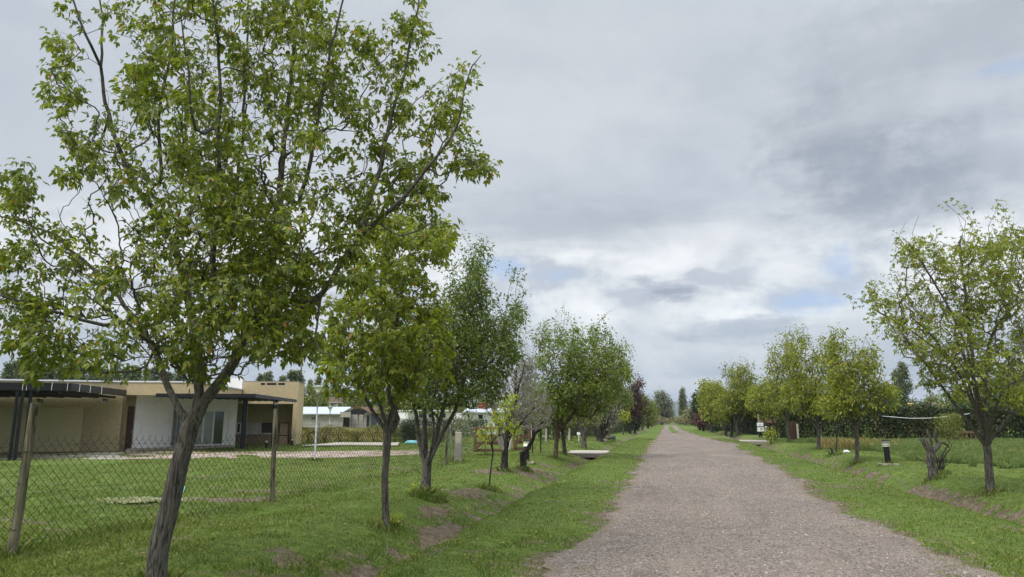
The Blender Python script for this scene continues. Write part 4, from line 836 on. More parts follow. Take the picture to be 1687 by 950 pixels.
row_tree('maple_tree', 'yellow green tree with one straight trunk left of the louvred garden lamp', 'tree', 1412, 762, (1411, 700),
         [(1415, 645, 58, 44, 480), (1425, 600, 34, 24, 70), (1378, 590, 18, 34, 50), (1455, 655, 22, 24, 70), (1375, 665, 30, 24, 120), (1440, 590, 9, 18, 8)], M['bark'], M['leaf_yellow'], 62, rtrunk=.078, nlimb=7, per=12, size=.12, spread=.26, droop=.45, gap=.40, group=RG, twig=.005, shoots=34, rd=1.5)
row_tree('maple_tree', 'yellow green tree with a wide V shaped fork of pale stems', 'tree', 1350, 748, (1348, 709),
         [(1340, 645, 54, 42, 440), (1312, 600, 24, 32, 70), (1350, 600, 26, 30, 80), (1385, 640, 22, 32, 90), (1320, 572, 10, 20, 12), (1372, 580, 14, 22, 20)], M['bark_smooth'], M['leaf_yellow'], 63, rtrunk=.105, nlimb=2,
         trunks=[(.06, [(1334, 692), (1322, 672), (1315, 620)], .4), (.06, [(1360, 690), (1368, 668), (1372, 610)], .4), (.045, [(1332, 680), (1335, 640), (1340, 600)], .5)], per=12, size=.14, spread=.32, droop=.45, gap=.40, group=RG, twig=.006, shoots=36, rd=1.8)
row_tree('maple_tree', 'yellow green tree with a crooked pale trunk beside the dark wooden door', 'tree', 1304, 740, (1297, 690),
         [(1298, 645, 42, 40, 400), (1280, 605, 20, 30, 60), (1305, 590, 18, 26, 40), (1296, 570, 9, 14, 8)], M['bark_smooth'], M['leaf_yellow'], 64, rtrunk=.10, lean=-3, nlimb=6, per=12, size=.155, spread=.34, droop=.45, gap=.40, group=RG, twig=.007, shoots=26, rd=1.8)
row_tree('maple_tree', 'lower yellowish tree with spread grey stems behind the white notice box', 'tree', 1275, 725, (1273, 706),
         [(1268, 660, 36, 30, 340), (1262, 640, 26, 18, 90)], M['bark_smooth'], M['leaf_yellow'], 65, rtrunk=.11, nlimb=2,
         trunks=[(.07, [(1262, 696), (1255, 686), (1255, 660)], .4), (.07, [(1283, 692), (1288, 676), (1285, 655)], .4)], per=12, size=.20, spread=.45, droop=.4, gap=.40, group=RG, twig=.009, rd=2.2)
row_tree('maple_tree', 'tall green tree with a thick whitish trunk left of the notice box', 'tree', 1217, 721, (1213, 700),
         [(1220, 650, 32, 28, 270), (1218, 618, 26, 20, 70), (1198, 665, 24, 22, 130), (1240, 665, 20, 24, 110)], M['bark_smooth'], M['leaf_yellow'], 66, rtrunk=.19, nlimb=6, per=15, size=.21, spread=.5, droop=.4, group=RG, twig=.012, shoots=22, rd=2.6)
row_tree('maple_tree', 'thin pale stemmed tree just left of the white notice box', 'tree', 1229, 720, (1228, 700), [(1240, 660, 26, 28, 260)], M['bark_smooth'], M['leaf_yellow'], 67, rtrunk=.11, nlimb=4, per=11, size=.21, spread=.5, group=RG, twig=.012, rd=2)
row_tree('maple_tree', 'ochre tinted tree with a thin white trunk in the distant right row', 'tree', 1196, 717, (1196, 700), [(1186, 662, 24, 22, 240), (1178, 640, 14, 14, 60), (1192, 682, 22, 12, 110)], M['bark_smooth'], M['leaf_yellow'], 68, rtrunk=.15, nlimb=5, per=12, size=.24, spread=.6, gap=.40, group=RG, twig=.014, rd=2.4)
row_tree('maple_tree', 'olive tree between the ochre tinted tree and the whitish trunk', 'tree', 1205, 718, (1206, 700), [(1208, 676, 18, 16, 130)], M['bark_dark'], M['leaf_yellow'], 69, rtrunk=.14, nlimb=5, per=12, size=.24, spread=.6, gap=.40, group=RG, twig=.014, rd=2.2)
row_tree('maple_tree', 'tall yellow crowned tree second from the far end of the right row', 'tree', 1172, 712, (1172, 700), [(1168, 657, 15, 18, 160), (1164, 638, 10, 10, 40), (1173, 676, 17, 14, 140)], M['bark'], M['leaf_yellow'], 70, rtrunk=.18, nlimb=5, per=12, size=.30, spread=.75, group=RG, twig=.018, rd=2.6)
row_tree('evergreen_tree', 'dark blue green tree with a bare twig spire ending the right row', 'tree', 1153, 708, (1153, 702), [(1150, 668, 9, 14, 110), (1148, 682, 9, 9, 110), (1155, 690, 10, 7, 70), (1147, 652, 3, 6, 10)], M['bark_dark'], M['leaf_dark'], 71, rtrunk=.2, nlimb=5, per=12, size=.32, spread=.7, group=RG, twig=.02, rd=2.4, shoots=8)
row_tree('plum_tree', 'reddish brown bushy tree low in front of the far dark evergreen', 'tree', 1159, 710, (1159, 704), [(1155, 692, 10, 9, 110)], M['bark_dark'], M['leaf_red'], 72, rtrunk=.15, nlimb=4, per=11, size=.28, spread=.6, group=RG, twig=.018, rd=1.8)
row_tree('maple_tree', 'dull green tree of the distant right row behind the thin trunks', 'tree', 1182, 713, (1182, 702), [(1182, 688, 18, 10, 130)], M['bark_dark'], M['leaf_willow'], 73, rtrunk=.15, nlimb=4, per=12, size=.28, spread=.65, group=RG, twig=.018, rd=2.2)
row_tree('sapling', 'thin dark leafless sapling between the V forked tree and the straight trunk', 'young tree', 1377, 747, (1379, 712), [(1379, 705, 8, 12, 26)], M['dead_wood'], M['leaf_dark'], 74, rtrunk=.03, nlimb=2, per=2, size=.07, spread=.12, group='young roadside saplings', twig=.006, rd=.3)
row_tree('sapling', 'low shrub with yellow green leaves beside the white notice box', 'shrub', 1270, 728, (1270, 722), [(1268, 712, 12, 11, 60)], M['bark_dark'], M['leaf_lime'], 75, rtrunk=.03, nlimb=3, per=4, size=.12, spread=.22, group='young roadside saplings', twig=.007, rd=.7)

# ---- weeds around the foot of two trunks
def clump(name, label, cat, u, v, n, h, r, mat, seed, w=.012, lean=1.0):
    q = np.random.RandomState(seed); b = G(u, v); a = q.rand(n) * 6.283; rr = r * q.rand(n) ** .6; x = b.x + rr * np.cos(a); y = b.y + rr * np.sin(a)
    V, F = blades(x, y, h * (.25 + .85 * q.rand(n)) * (1.15 - .85 * rr / r) * (.6 + .8 * vnoise(x * 9, y * 9)), np.full(n, w), q, lean); me = np_mesh(name, V - np.array(b), [F]); o = link(name, me, mat); o.location = b; return tag(o, label, cat)
clump('grass_tuft', 'tall dark grass tuft growing round the gnarled stump of the four stemmed tree', 'grass tuft', 706, 820, 2600, .24, .40, M['grass'], 81, .007)
def leafy_weed(name, label, cat, u, v, n, r, h, size, mat, seed):
    q = np.random.RandomState(seed); b = G(u, v); site = np.stack([b.x + q.randn(n) * r, b.y + q.randn(n) * r, b.z + h * q.rand(n)], 1); out = q.randn(n, 3) * .6 + np.array([0, 0, .4])
    m = MB()
    for k in range(min(n, 14)): m.tube([b - Vector((0, 0, .02)), Vector(site[k])], [.004, .002], 3)
    root = empty(name, b, label, cat); m.build('stems', M['bark_dark'], root); link('leaves', leaf_mesh('leaves', site, out, q, 3, size, .04, b, 1, .1, .5, True), mat, root)
leafy_weed('weed_plant', 'small yellow leaved weed at the foot of the straight light green box elder', 'weed', 647, 881, 60, .09, .20, .055, M['leaf_lime'], 82)
leafy_weed('weed_plant', 'yellow flowered weed on the left side of the gnarled stump', 'weed', 692, 812, 60, .12, .22, .05, M['leaf_lime'], 84)
clump('grass_tuft', 'grass tuft at the foot of the nearest fence post', 'grass tuft', 22, 912, 260, .18, .3, M['grass'], 83, .008)

# ------------------------------------------------------------------ background vegetation
def bush(name, q, h, w, n, size, mat, bark, col=1.0, stem=.05, shape='round', branch=True):
    """prototype plant in local space, foot at the origin"""
    sk = Skel((0, 0, 0), q.randint(9999))
    if shape == 'column':
        sk.limb(0, [(0, 0, h * .5), (q.randn() * .1, q.randn() * .1, h * .98)], stem, stem * .2, seg=h / 14, free=.06, wob=.02)
        T = []
        for k in range(n):
            z = h * (.08 + .90 * q.rand() ** .9); f = z / h; rr = w * (min(1, f * 4 + .3)) * (1 - f) ** .55 * (.35 + .65 * q.rand()); a = q.rand() * 6.283; T.append((rr * math.cos(a), rr * math.sin(a), z + rr * .6))
    else:
        for k in range(3): sk.limb(0, [(q.randn() * w * .2, q.randn() * w * .2, h * .35), (q.randn() * w * .4, q.randn() * w * .4, h * .75)], stem, stem * .3, seg=h / 10, free=.1, wob=.03)
        T = [tuple(p) for p in ell(q, (0, 0, h * .56), (w, w, h * .46), n, .45)]
        T = [t for t in T if t[2] > .05]
    sk.fill(T, seg=h / 16, up=.5, wob=.02)
    return sk
def plant(name, label, cat, loc, h, w, n, size, per, mat, bark, seed, shape='round', stem=.05, spread=.3, group=None, twig=.008, bare=0.0, droop=.3, aspect=.6, kids=('trunk', 'crown')):
    q = np.random.RandomState(seed); sk = bush(name, q, h, w, n, size, mat, bark, stem=stem, shape=shape)
    r = finish_tree(sk, name, label, cat, (0, 0, 0), bark, mat, q, per=per, size=size, spread=spread, leaf_group=1, droop=droop, aspect=aspect, detail=False, group=group, twig=twig, rough=0, sides=(7, 5, 3, 3), bare=bare, kids=kids, kk=.38)
    r.location = loc; return r
def copy_tree(src, loc, sc=(1, 1, 1), rz=0.0, label=None):
    c = src.copy(); COL.objects.link(c); c.location = loc; c.scale = sc; c.rotation_euler = (0, 0, rz)
    if label: c['label'] = label
    for ch in list(src.children):
        k = ch.copy(); COL.objects.link(k); k.parent = c
    return c
qb = np.random.RandomState(5)
GP = 'poplars in the far row behind the beige house'
pops = [plant('poplar_tree', 'tall narrow poplar in the far row behind the beige house', 'tree', (0, 0, 0), 10.0, 1.7, 190, .36, 15, M['leaf_poplar'], M['bark_dark'], 100 + k, 'column', .12, .5, GP, .02, .05) for k in range(3)]
lst = [(3, 600), (14, 597), (27, 592), (38, 590), (50, 604), (62, 606), (74, 598), (92, 603), (110, 597), (128, 606), (146, 600), (163, 608), (182, 598), (200, 606), (216, 602), (234, 609), (252, 604), (270, 612), (290, 606),
       (425, 618), (438, 612), (462, 622), (478, 612), (487, 610), (508, 628), (522, 622), (535, 632), (552, 625), (566, 640), (590, 634), (600, 642), (622, 640), (640, 646), (655, 640)]
ORD = 'first second third fourth fifth sixth seventh eighth ninth tenth eleventh twelfth thirteenth fourteenth fifteenth sixteenth seventeenth eighteenth nineteenth twentieth'.split()
for k, (u, v) in enumerate(lst):
    d = 112 + 14 * qb.rand() + (30 if u > 500 else 0); H = EYE + (690 - v) * d / FPX; loc = X(u, d, z=0); s = H / 10.0
    if k < 3: o = pops[k]; o.location = loc; o.scale = (s * .9, s * .9, s)
    else: o = copy_tree(pops[k % 3], loc, (s * (.8 + .4 * qb.rand()),) * 2 + (s,), qb.rand() * 6)
    o['label'] = ('%s poplar from the left in the far row above the beige house roof' % ORD[k] if k < 20 else '%s poplar from the left in the far row right of the leaning trunk' % ORD[k - 20])
# broad trees and shrubs behind the gardens
def far_tree(label, u, d, top, wpx, mat, seed, name='willow_tree', n=170, group='broad trees behind the gardens', per=12, size=None, bare=0.05):
    H = EYE + (690 - top) * d / FPX; w = wpx * d / FPX
    return plant(name, label, 'tree', X(u, d, z=0), H, w, n, size or (.14 + d * .0016), per, M[mat], M['bark_dark'], seed, 'round', .12, .25 + d * .005, group, .012 + d * .00008, bare)
far_tree('rounded olive tree directly right of the tall ochre block', 512, 88, 634, 22, 'leaf_willow', 120)
far_tree('olive tree behind the zinc roofed block house, right of its water tank', 585, 125, 650, 20, 'leaf_willow', 121)
far_tree('olive tree over the left end of the zinc roof', 530, 118, 646, 16, 'leaf_mid', 122)
far_tree('bright olive tree behind the dark sheet shed', 652, 80, 636, 26, 'leaf_willow', 123, n=230)
far_tree('green tree behind the long white house between the four grey stems', 700, 92, 650, 26, 'leaf_mid', 124)
far_tree('green tree over the right end of the long white house', 745, 96, 655, 24, 'leaf_mid', 125)
far_tree('grey green tree behind the bare twig crown', 868, 60, 585, 22, 'leaf_grey', 126, bare=.4)
far_tree('dense green tree behind the red roofed white house', 800, 100, 650, 26, 'leaf_mid', 127)
far_tree('dark green tree behind the garden left of the culvert', 905, 75, 660, 26, 'leaf_mid', 128)
far_tree('dark tree in the garden behind the two stemmed tree', 945, 70, 668, 24, 'leaf_dark', 129, name='evergreen_tree')
far_tree('dark green tree behind the dark red plum tree', 1015, 92, 655, 20, 'leaf_mid', 130)
far_tree('yellowish tree on the left verge behind the last small dark tree', 1066, 135, 668, 14, 'leaf_willow', 131)
far_tree('dull green tree to the left of the airy tree at the road end', 1073, 170, 660, 10, 'leaf_mid', 132)
# right background
far_tree('deep green tree behind the distant right row', 1190, 110, 655, 20, 'leaf_mid', 140)
far_tree('dark tree behind the whitish trunk of the right row', 1225, 95, 650, 22, 'leaf_dark', 141, name='evergreen_tree')
far_tree('dark dense tree behind the white notice box', 1262, 85, 668, 26, 'leaf_dark', 142, name='evergreen_tree')
far_tree('dark green tree behind the V forked tree', 1345, 80, 655, 34, 'leaf_mid', 143)
far_tree('dark green tree behind the hedge and right of the poplar', 1462, 84, 640, 26, 'leaf_mid', 144)
far_tree('dark bushy tree over the hedge beside the cream chimney', 1478, 76, 655, 22, 'leaf_dark', 145, name='evergreen_tree')
far_tree('olive tree behind the brown tiled roof', 1540, 98, 648, 20, 'leaf_willow', 146)
far_tree('green tree over the hedge left of the big forked trunk', 1585, 70, 640, 34, 'leaf_mid', 147, n=240)
far_tree('green tree over the hedge behind the big forked trunk', 1640, 66, 620, 34, 'leaf_mid', 148, n=260)
far_tree('dark green tree at the right edge behind the hedge', 1695, 62, 610, 34, 'leaf_dark', 149, name='evergreen_tree', n=240)
for (u, top, d, w, sd, lab) in [(1494, 598, 92, 1.5, 150, 'tall slim poplar standing over the hedge right of the yellow green tree'), (1483, 612, 96, 1.2, 151, 'second slim poplar just left of the tallest one over the hedge'), (1445, 640, 96, 1.2, 152, 'short slim poplar partly behind the yellow green tree')]:
    H = EYE + (690 - top) * d / FPX
    plant('poplar_tree', lab, 'tree', X(u, d, z=0), H, w, 220, .24, 14, M['leaf_poplar'], M['bark_dark'], sd, 'column', .12, .4, 'poplars over the right hedge', .014)
# low scrub along the skyline
shr = [plant('scrub_bush', 'low dry green bush in the open scrub along the skyline', 'bush', (0, 0, 0), 2.2, 2.6, 90, .28, 7, M['leaf_scrub'], M['twig_grey'], 160 + k, 'round', .04, .5, 'scrub bushes along the skyline', .015) for k in range(3)]
k = 0
for u in list(range(-120, 1060, 34)) + list(range(1060, 1160, 9)) + list(range(1165, 1800, 30)):
    for rep in range(2 if 1050 < u < 1160 else 1):
        far = 1050 < u < 1160; d = (165 + 60 * rep + 30 * qb.rand()) if far else 150 + 30 * qb.rand(); s = (.7 + .5 * qb.rand()) * (1.0 if far else 2.0); loc = X(u + qb.randn() * 3, d, z=0)
        if far and abs(loc.x - 0.6) < 3.0 and d < 190: continue
        if k < 3: o = shr[k]; o.location = loc; o.scale = (s,) * 3
        else: copy_tree(shr[k % 3], loc, (s * (.9 + .5 * qb.rand()), s, s), qb.rand() * 6)
        k += 1

def hedge(label, pts, h, th, mat, seed, n, size, name='hedge', core=True, top_var=.25, parent=None, cat='hedge', low=0.0):
    """a clipped or wild row of shrubs along the ground polyline pts"""
    q = np.random.RandomState(seed); P = [Vector((p[0], p[1], 0)) for p in pts]; base = P[0]
    seg = [(P[i + 1] - P[i]).length for i in range(len(P) - 1)]; tot = sum(seg); t = q.rand(n) * tot; xy = np.zeros((n, 2)); acc = 0
    for i, L in enumerate(seg):
        m = (t >= acc) & (t <= acc + L); f = ((t[m] - acc) / L)[:, None]; a = np.array(P[i][:2]); b = np.array(P[i + 1][:2]); dr = (b - a) / L; nn = np.array([-dr[1], dr[0]])
        xy[m] = a + (b - a) * f + nn * ((q.rand(m.sum()) - .5) * th)[:, None]; acc += L
    hv = h * (1 + (fbm(t * .35 + seed, t * 0 + 2, 4) - .5) * 2 * top_var); z = low + (hv - low) * q.rand(n) ** .8
    site = np.stack([xy[:, 0], xy[:, 1], z], 1); out = q.randn(n, 3) * .5 + np.array([0, 0, .3])
    root = empty(name, (base.x, base.y, 0), label, cat)
    link('foliage', leaf_mesh('foliage', site, out, q, 3, size, size * 1.5, (base.x, base.y, 0), 1, .3, .6, False), mat, root)
    if core:
        V = []; F = []; m = MB()
        for i in range(int(tot / 1.1)):
            tt = (i + .5) * 1.1; acc = 0
            for j, L in enumerate(seg):
                if tt <= acc + L: c = P[j].lerp(P[j + 1], (tt - acc) / L); break
                acc += L
            for s in range(3): m.tube([(c.x, c.y, -.05), (c.x + q.randn() * .1, c.y + q.randn() * .1, h * .45), (c.x + q.randn() * .4, c.y + q.randn() * .3, h * .85)], [.03, .022, .008], 5)
        m.build('stems', M['bark_dark'], root)
    return root
hedge('long dark overgrown hedge closing off the meadow on the right', [X(1285, 60), X(1420, 56), X(1560, 55), X(1720, 54)], 2.75, 1.6, M['leaf_hedge'], 171, 15000, .16)
hedge('dark hedge behind the distant right row of trees', [X(1160, 120), X(1200, 92), X(1240, 74), X(1290, 66)], 2.6, 1.4, M['leaf_dark'], 172, 7000, .2)
hedge('grey green wispy bush row beside the square concrete post', [X(742, 31), X(778, 31.5)], 1.9, .9, M['leaf_grey'], 173, 900, .06, 'shrub', cat='shrub')
hedge('climbing vines over the far wire fence behind the pool', [X(496, 49), X(560, 49), X(640, 50), X(735, 52)], 1.15, .4, M['leaf_willow'], 174, 5200, .075, 'vine_row', cat='vines', top_var=.6)
hedge('trimmed dark hedge in front of the long white house', [X(640, 66), X(735, 66), X(800, 64)], 1.7, 1.0, M['leaf_hedge'], 175, 3600, .13)
hedge('dense dark vine clump at the middle of the far wire fence', [X(662, 49), X(690, 49.5)], 1.5, .5, M['leaf_dark'], 176, 1100, .09, 'vine_row', cat='vines')
hedge('shadowy garden hedge left of the road behind the gate', [X(845, 52), X(900, 56), X(960, 62), X(1010, 78), X(1050, 110)], 1.9, 1.0, M['leaf_hedge'], 177, 6500, .13)
hedge('pale straw coloured reeds behind the second culvert hedge', [X(905, 70), X(940, 72), X(985, 80)], 3.0, .8, M['leaf_scrub'], 178, 1500, .2, 'reed_row', cat='reeds')
hedge('grey olive bush leaning over the hedge in front of the brown roof', [X(1545, 50), X(1580, 50)], 2.0, 1.4, M['leaf_willow'], 179, 900, .11, 'shrub', cat='shrub')
hedge('low bushes below the hills at the far left behind the house', [X(-150, 140), X(150, 140), X(420, 150), X(700, 150)], 4.0, 4.0, M['leaf_mid'], 180, 5000, .5, 'bush_row', cat='bushes')

# ------------------------------------------------------------------ the beige house
def hit(u, a, b):
    """point of the ground line a-b seen at picture column u"""
    dx, dy = raydir(u, 690)[0][:2]; ax, ay = a[0], a[1]; ex, ey = b[0] - ax, b[1] - ay
    det = dx * (-ey) + dy * ex; s = (dx * (-ay) - dy * (-ax)) / det
    s = (dx * ay - dy * ax) / (dy * ex - dx * ey) if abs(dy * ex - dx * ey) > 1e-9 else 0
    return Vector((ax + ex * s, ay + ey * s, 0))
def hgt(v, p):
    """height at which picture row v passes over ground point p"""
    d = -p[0] * math.sin(PS) + p[1] * math.cos(PS); q_ = (475 - v) / FPX
    dz = math.sin(TH) + q_ * math.cos(TH); dh = math.cos(TH) - q_ * math.sin(TH); return EYE + dz / dh * d
E1 = Vector((math.cos(R(20)), math.sin(R(20)), 0)); E2 = Vector((-math.sin(R(20)), math.cos(R(20)), 0))

gA, gB = X(-170, 33.2, z=0), X(204, 36.2, z=0)
house = empty('house', (gB.x, gB.y, 0), 'modern flat roofed ochre and white house behind the wire fence', 'house')
MB().wall(gA, gB, -.1, 3.42, .25).build('wall', M['stucco'], house)
cr = X(322, 36.6, z=0)                                    # roof corner over the porch
rc = cr + E2 * 14.8
gr = (gB - gA).normalized()
# recessed entrance wall with the brown door, then the white living room wall
eA = gB - Vector((-gr.y, gr.x, 0)) * -.9
MB().wall(gB + (eA - gB) * .0, eA, -.1, 2.78, .12).build('entrance_side_wall', M['stucco'], house)
wA, wB = X(222, 37.2, z=0), X(390, 41.6, z=0)
MB().wall(hit(196, eA, wA + (wA - eA) * .3), wA, -.1, 2.78, .15, -.1).build('entrance_wall', M['stucco'], house)
def on_wall(a, b, u0, u1, v0, v1, off, th, m=None, z0=None, z1=None):
    p, q_ = hit(u0, a, b), hit(u1, a, b); mid = (p + q_) / 2
    return (m or MB()).wall(p, q_, hgt(v1, mid) if z0 is None else z0, hgt(v0, mid) if z1 is None else z1, th, off)
eC = hit(196, eA, wA + (wA - eA) * .3)
dr = on_wall(eC, wA, 207, 220, 669, 741, -.04, .06).build('door', M['door_wood'], house)
dr['label'] = 'red brown wooden front door'
on_wall(eC, wA, 218.2, 219, 708, 714, 0.0, .05).build('handle', M['steel'], dr)
MB().wall(wA, wB, -.1, 2.86, .25).build('white_wall', M['white'], house)
# projecting parapet with white cap
MB().wall(gB, cr, 2.78, 3.42, .25, .02).wall(cr, rc, 2.78, 3.42, .25, .02).build('parapet', M['stucco_bright'], house)
MB().wall(gA, gB, 3.42, 3.49, .34, .04).wall(gB, cr, 3.421, 3.491, .34, .06).wall(cr, rc, 3.422, 3.492, .34, .06).build('roof_edge', M['trim'], house)
MB().poly([gA - E2 * -.3, gB + E2 * .3, cr + E2 * .3, rc, gA + E2 * 15], 2.9, 3.2).build('roof', M['concrete'], house)
MB().wall(gA + E2 * 14.8, rc, -.1, 3.3, .2).build('back_wall', M['stucco'], house)
MB().poly([wA, wB, wB + Vector((.5, -.9, 0)), wA + Vector((.5, -1.0, 0))], 0.0, .13).build('plinth', M['concrete'], house)
tk = X(384, 47, z=0)
MB().box((tk.x, tk.y, 3.4), (1.1, 1.1, 1.6), R(20)).build('water_tank_box', M['trim'], house)
# garage panels
def panel(u0, u1, nm='garage_door'):
    g = on_wall(gA, gB, u0, u1, 672, 746, .02, .03, z0=.03).build(nm, M['panel'], house)
    on_wall(gA, gB, u0 - .6, u1 + .6, 669.3, 671.8, .07, .08).build('lintel', M['stucco_bright'], g)
    return g
panel(-150, 27); g2 = panel(57, 136)
on_wall(gA, gB, 128.3, 129.6, 714, 716, .05, .04).build('handle', M['black'], g2)
on_wall(gA, gB, 28, 56.4, 672, 746, .008, .03, z0=.03).build('infill_panel', M['panel'], house)
for (u, v) in ((64, 660), (171, 660)):
    p = hit(u, gA, gB); z = hgt(v, p); n = Vector((gr.y, -gr.x, 0))
    l = MB().box(p + n * .22 + Vector((0, 0, z)), (.26, .16, .17), math.atan2(gr.y, gr.x) + .5, Matrix.Rotation(R(-25), 3, 'X')).build('flood_light', M['steel'], house, .02)
    MB().box(p + n * .31 + Vector((-.04, 0, z - .02)), (.20, .03, .12), math.atan2(gr.y, gr.x) + .5).build('lens', M['lens'], l)
    MB().bar(p + Vector((0, 0, z + .1)), p + n * .2 + Vector((.05, 0, z + .05)), .05).build('bracket', M['trim'], l)
# windows of the white wall
def window(u0, u1, v0, v1, mids, glass, label=None, bars=0, name='window'):
    p, q_ = hit(u0, wA, wB), hit(u1, wA, wB); mid = (p + q_) / 2; z0, z1 = hgt(v1, mid), hgt(v0, mid); z0 = max(z0, .14); m = MB(); fr = .085
    m.wall(p, q_, z0, z0 + fr, .06, .03).wall(p, q_, z1 - fr, z1, .06, .03)
    d = (q_ - p); L = d.length; d = d / L
    for s in [0] + mids + [1]:
        c = p + d * (s * (L - fr)); m.wall(c, c + d * fr, z0 + fr, z1 - fr, .058, .028)
    w = m.build(name, M['trim'], house)
    if label: w['label'] = label
    edges = [0] + mids + [1]
    for i, g in enumerate(glass):
        a_, b_ = p + d * (edges[i] * (L - fr) + fr), p + d * (edges[i + 1] * (L - fr)); MB().wall(a_, b_, z0 + fr, z1 - fr, .015, .012).build('pane', M[g], w)
    if bars:
        bm = MB()
        for k in range(bars): c = p + d * (L * (k + .5) / bars); bm.bar((c.x, c.y, z0), (c.x, c.y, z1), .018)
        nn = Vector((d.y, -d.x, 0)); nn = -nn if nn.dot(-p) < 0 else nn
        bm.v = [tuple(Vector(v) + nn * .10) for v in bm.v]; bm.build('bars', M['black'], w)
    return w
window(283, 299, 671, 736, [.5], ['curtain', 'curtain'], 'tall barred window behind the leaning trunk', 6)
window(316, 370.5, 675, 738, [.34, .66], ['curtain', 'curtain', 'glass_dark'], 'white framed sliding glass door', 0, 'sliding_door')
window(376, 380.4, 677, 731, [], ['glass_dark'], 'narrow upright slit window')
# garage pergola: steel beams, roof sheet, three posts
C0 = X(112, 29.0, z=0); CL = C0 - (gB - gA).normalized() * 14; CW = hit(206, gA, gB) + Vector((.05, -.12, 0)); CWL = CW - gr * 14
perg = empty('pergola', (C0.x, C0.y, 0), 'black steel carport roof on three slim posts in front of the garage', 'pergola')
MB().wall(CL, C0, 2.72, 3.02, .08).wall(C0, CW, 2.725, 3.022, .08, 0).build('beam', M['black'], perg)
fr_ = MB()
for k in range(18):
    p = C0 - (gB - gA).normalized() * (.5 + .75 * k); q_ = CW - gr * (.5 + .75 * k); fr_.bar((p.x, p.y + .12, 2.66), (q_.x, q_.y, 2.66), .07, .12)
fr_.build('rafters', M['black'], perg)
MB().poly([CL + E2 * .12, C0 + E2 * .12 - E1 * .1, CW - E1 * .12, CWL], 2.80, 2.83).build('roof_sheet', M['black'], perg)
for u, dd in ((20, 0), (28.5, 0), (38, .12)):
    p = hit(u, CL, C0); p = p + Vector((0, .1 + dd, 0)); MB().box((p.x, p.y, 1.33), (.11, .11, 2.72), R(-35)).build('post', M['black'], perg)
for u in (37, 79, 105, 30.5, 125, 143, 162):
    a_, b_ = (CL, C0) if u < 112 else (C0, CW); p = hit(u, a_, b_); q_ = hit(u + .7, a_, b_); MB().wall(p, q_, 2.712, 3.03, .10, .012).build('cable_tie', M['trim'], perg)
# outdoor kitchen: tall ochre block, recessed wall, counter
k0, k1 = X(397, 46.0, z=0), X(489, 46.4, z=0); kd = (k1 - k0).normalized(); kn = Vector((-kd.y, kd.x, 0)); kn = -kn if kn.dot(k0) < 0 else kn
kit = empty('outdoor_kitchen', (k1.x, k1.y, 0), 'tall ochre barbecue block with a counter beside the white house', 'outdoor kitchen')
zt = hgt(629, (k0 + k1) / 2)
MB().poly([k0, k1, k1 + kn * 2.2, k0 + kn * 2.2], 2.55, zt).build('upper_block', M['stucco_bright'], kit)
MB().poly([k0 - kd * .03, k1 + kd * .03, k1 + kd * .03 + kn * 2.25, k0 - kd * .03 + kn * 2.25], zt, zt + .05).build('coping', M['concrete_dark'], kit)
MB().poly([k1 - kd * .28, k1 - kd * .001, k1 - kd * .001 + kn * 2.2, k1 - kd * .28 + kn * 2.2], -.05, 2.549).build('side_wall', M['stucco_bright'], kit)
b0, b1 = k0 + kn * 1.5 - kd * 4, k1 + kn * 1.5 - kd * .28
MB().wall(b0, b1, -.05, 2.548, .2).build('recessed_wall', M['stucco'], kit)
for u0, u1 in ((426, 433), (436, 452), (455, 466)): on_wall(k0, k1, u0, u1, 630.5, 634, .006, .05).build('vent_slot', M['ink'], kit)
def kw(u0, u1, v0, v1, off, th, nm, mat, par=kit): return on_wall(b0, b1, u0, u1, v0, v1, off, th).build(nm, M[mat], par)
kw(386, 478.5, 715, 733.5, .60, .58, 'counter', 'counter'); kw(386, 462, 713, 715, .66, .66, 'worktop', 'granite')
kw(404, 431.5, 696, 713, .04, .03, 'splashback', 'granite'); kw(432.5, 451.5, 696, 714, .05, .03, 'oven_opening', 'oven')
w = kw(391, 398.5, 696, 713, .05, .04, 'window', 'trim'); kw(392.5, 396.5, 698, 712, .06, .03, 'pane', 'glass_dark', w)
w = kw(463.5, 479.5, 695.4, 733.5, .62, .04, 'cupboard_frame', 'black'); kw(465, 478.3, 697, 716, .64, .04, 'cupboard_door', 'counter', w); kw(465, 478.3, 717.5, 732, .64, .04, 'cupboard_door', 'counter', w)
# dark canopy beside it
P2 = X(418.5, 35.0, z=0); P3 = P2 + (X(487.5, 45.6, z=0) - P2); PL = P2 - E1 * 4.6; PB = P3 - kd * 6.5
can = empty('canopy', (P2.x, P2.y, 0), 'black steel patio canopy with a ribbed roof on two posts beside the outdoor kitchen', 'canopy')
MB().wall(PL, P2, 2.62, 2.80, .07).wall(P2, P3, 2.621, 2.801, .07, 0).build('beam', M['black'], can)
MB().poly([PL + E2 * .1, P2 + E2 * .1 - E1 * .09, P3 - E1 * .1, PB], 2.74, 2.77).build('roof_sheet', M['black'], can)
rf = MB()
for k in range(16):
    f = (k + .5) / 16; a_ = PL.lerp(P2, f); c_ = PB.lerp(P3, f); rf.bar((a_.x, a_.y + .1, 2.70), (c_.x, c_.y, 2.70), .05, .06)
rf.build('ribs', M['black'], can)
for u, d in ((400.5, 38.6), (450.5, 40.6)):
    p = X(u, d, z=0); MB().box((p.x, p.y, 1.32), (.10, .2, 2.66), R(20)).box((p.x + .14, p.y + .03, 1.32), (.10, .2, 2.66), R(20)).build('post', M['black'], can)
p = X(453, 40.5, z=2.45); l = MB().box(p, (.16, .12, .12), .4).build('flood_light', M['trim'], can, .02); MB().bar(p, p + Vector((-.15, 0, .18)), .05).build('bracket', M['trim'], l)
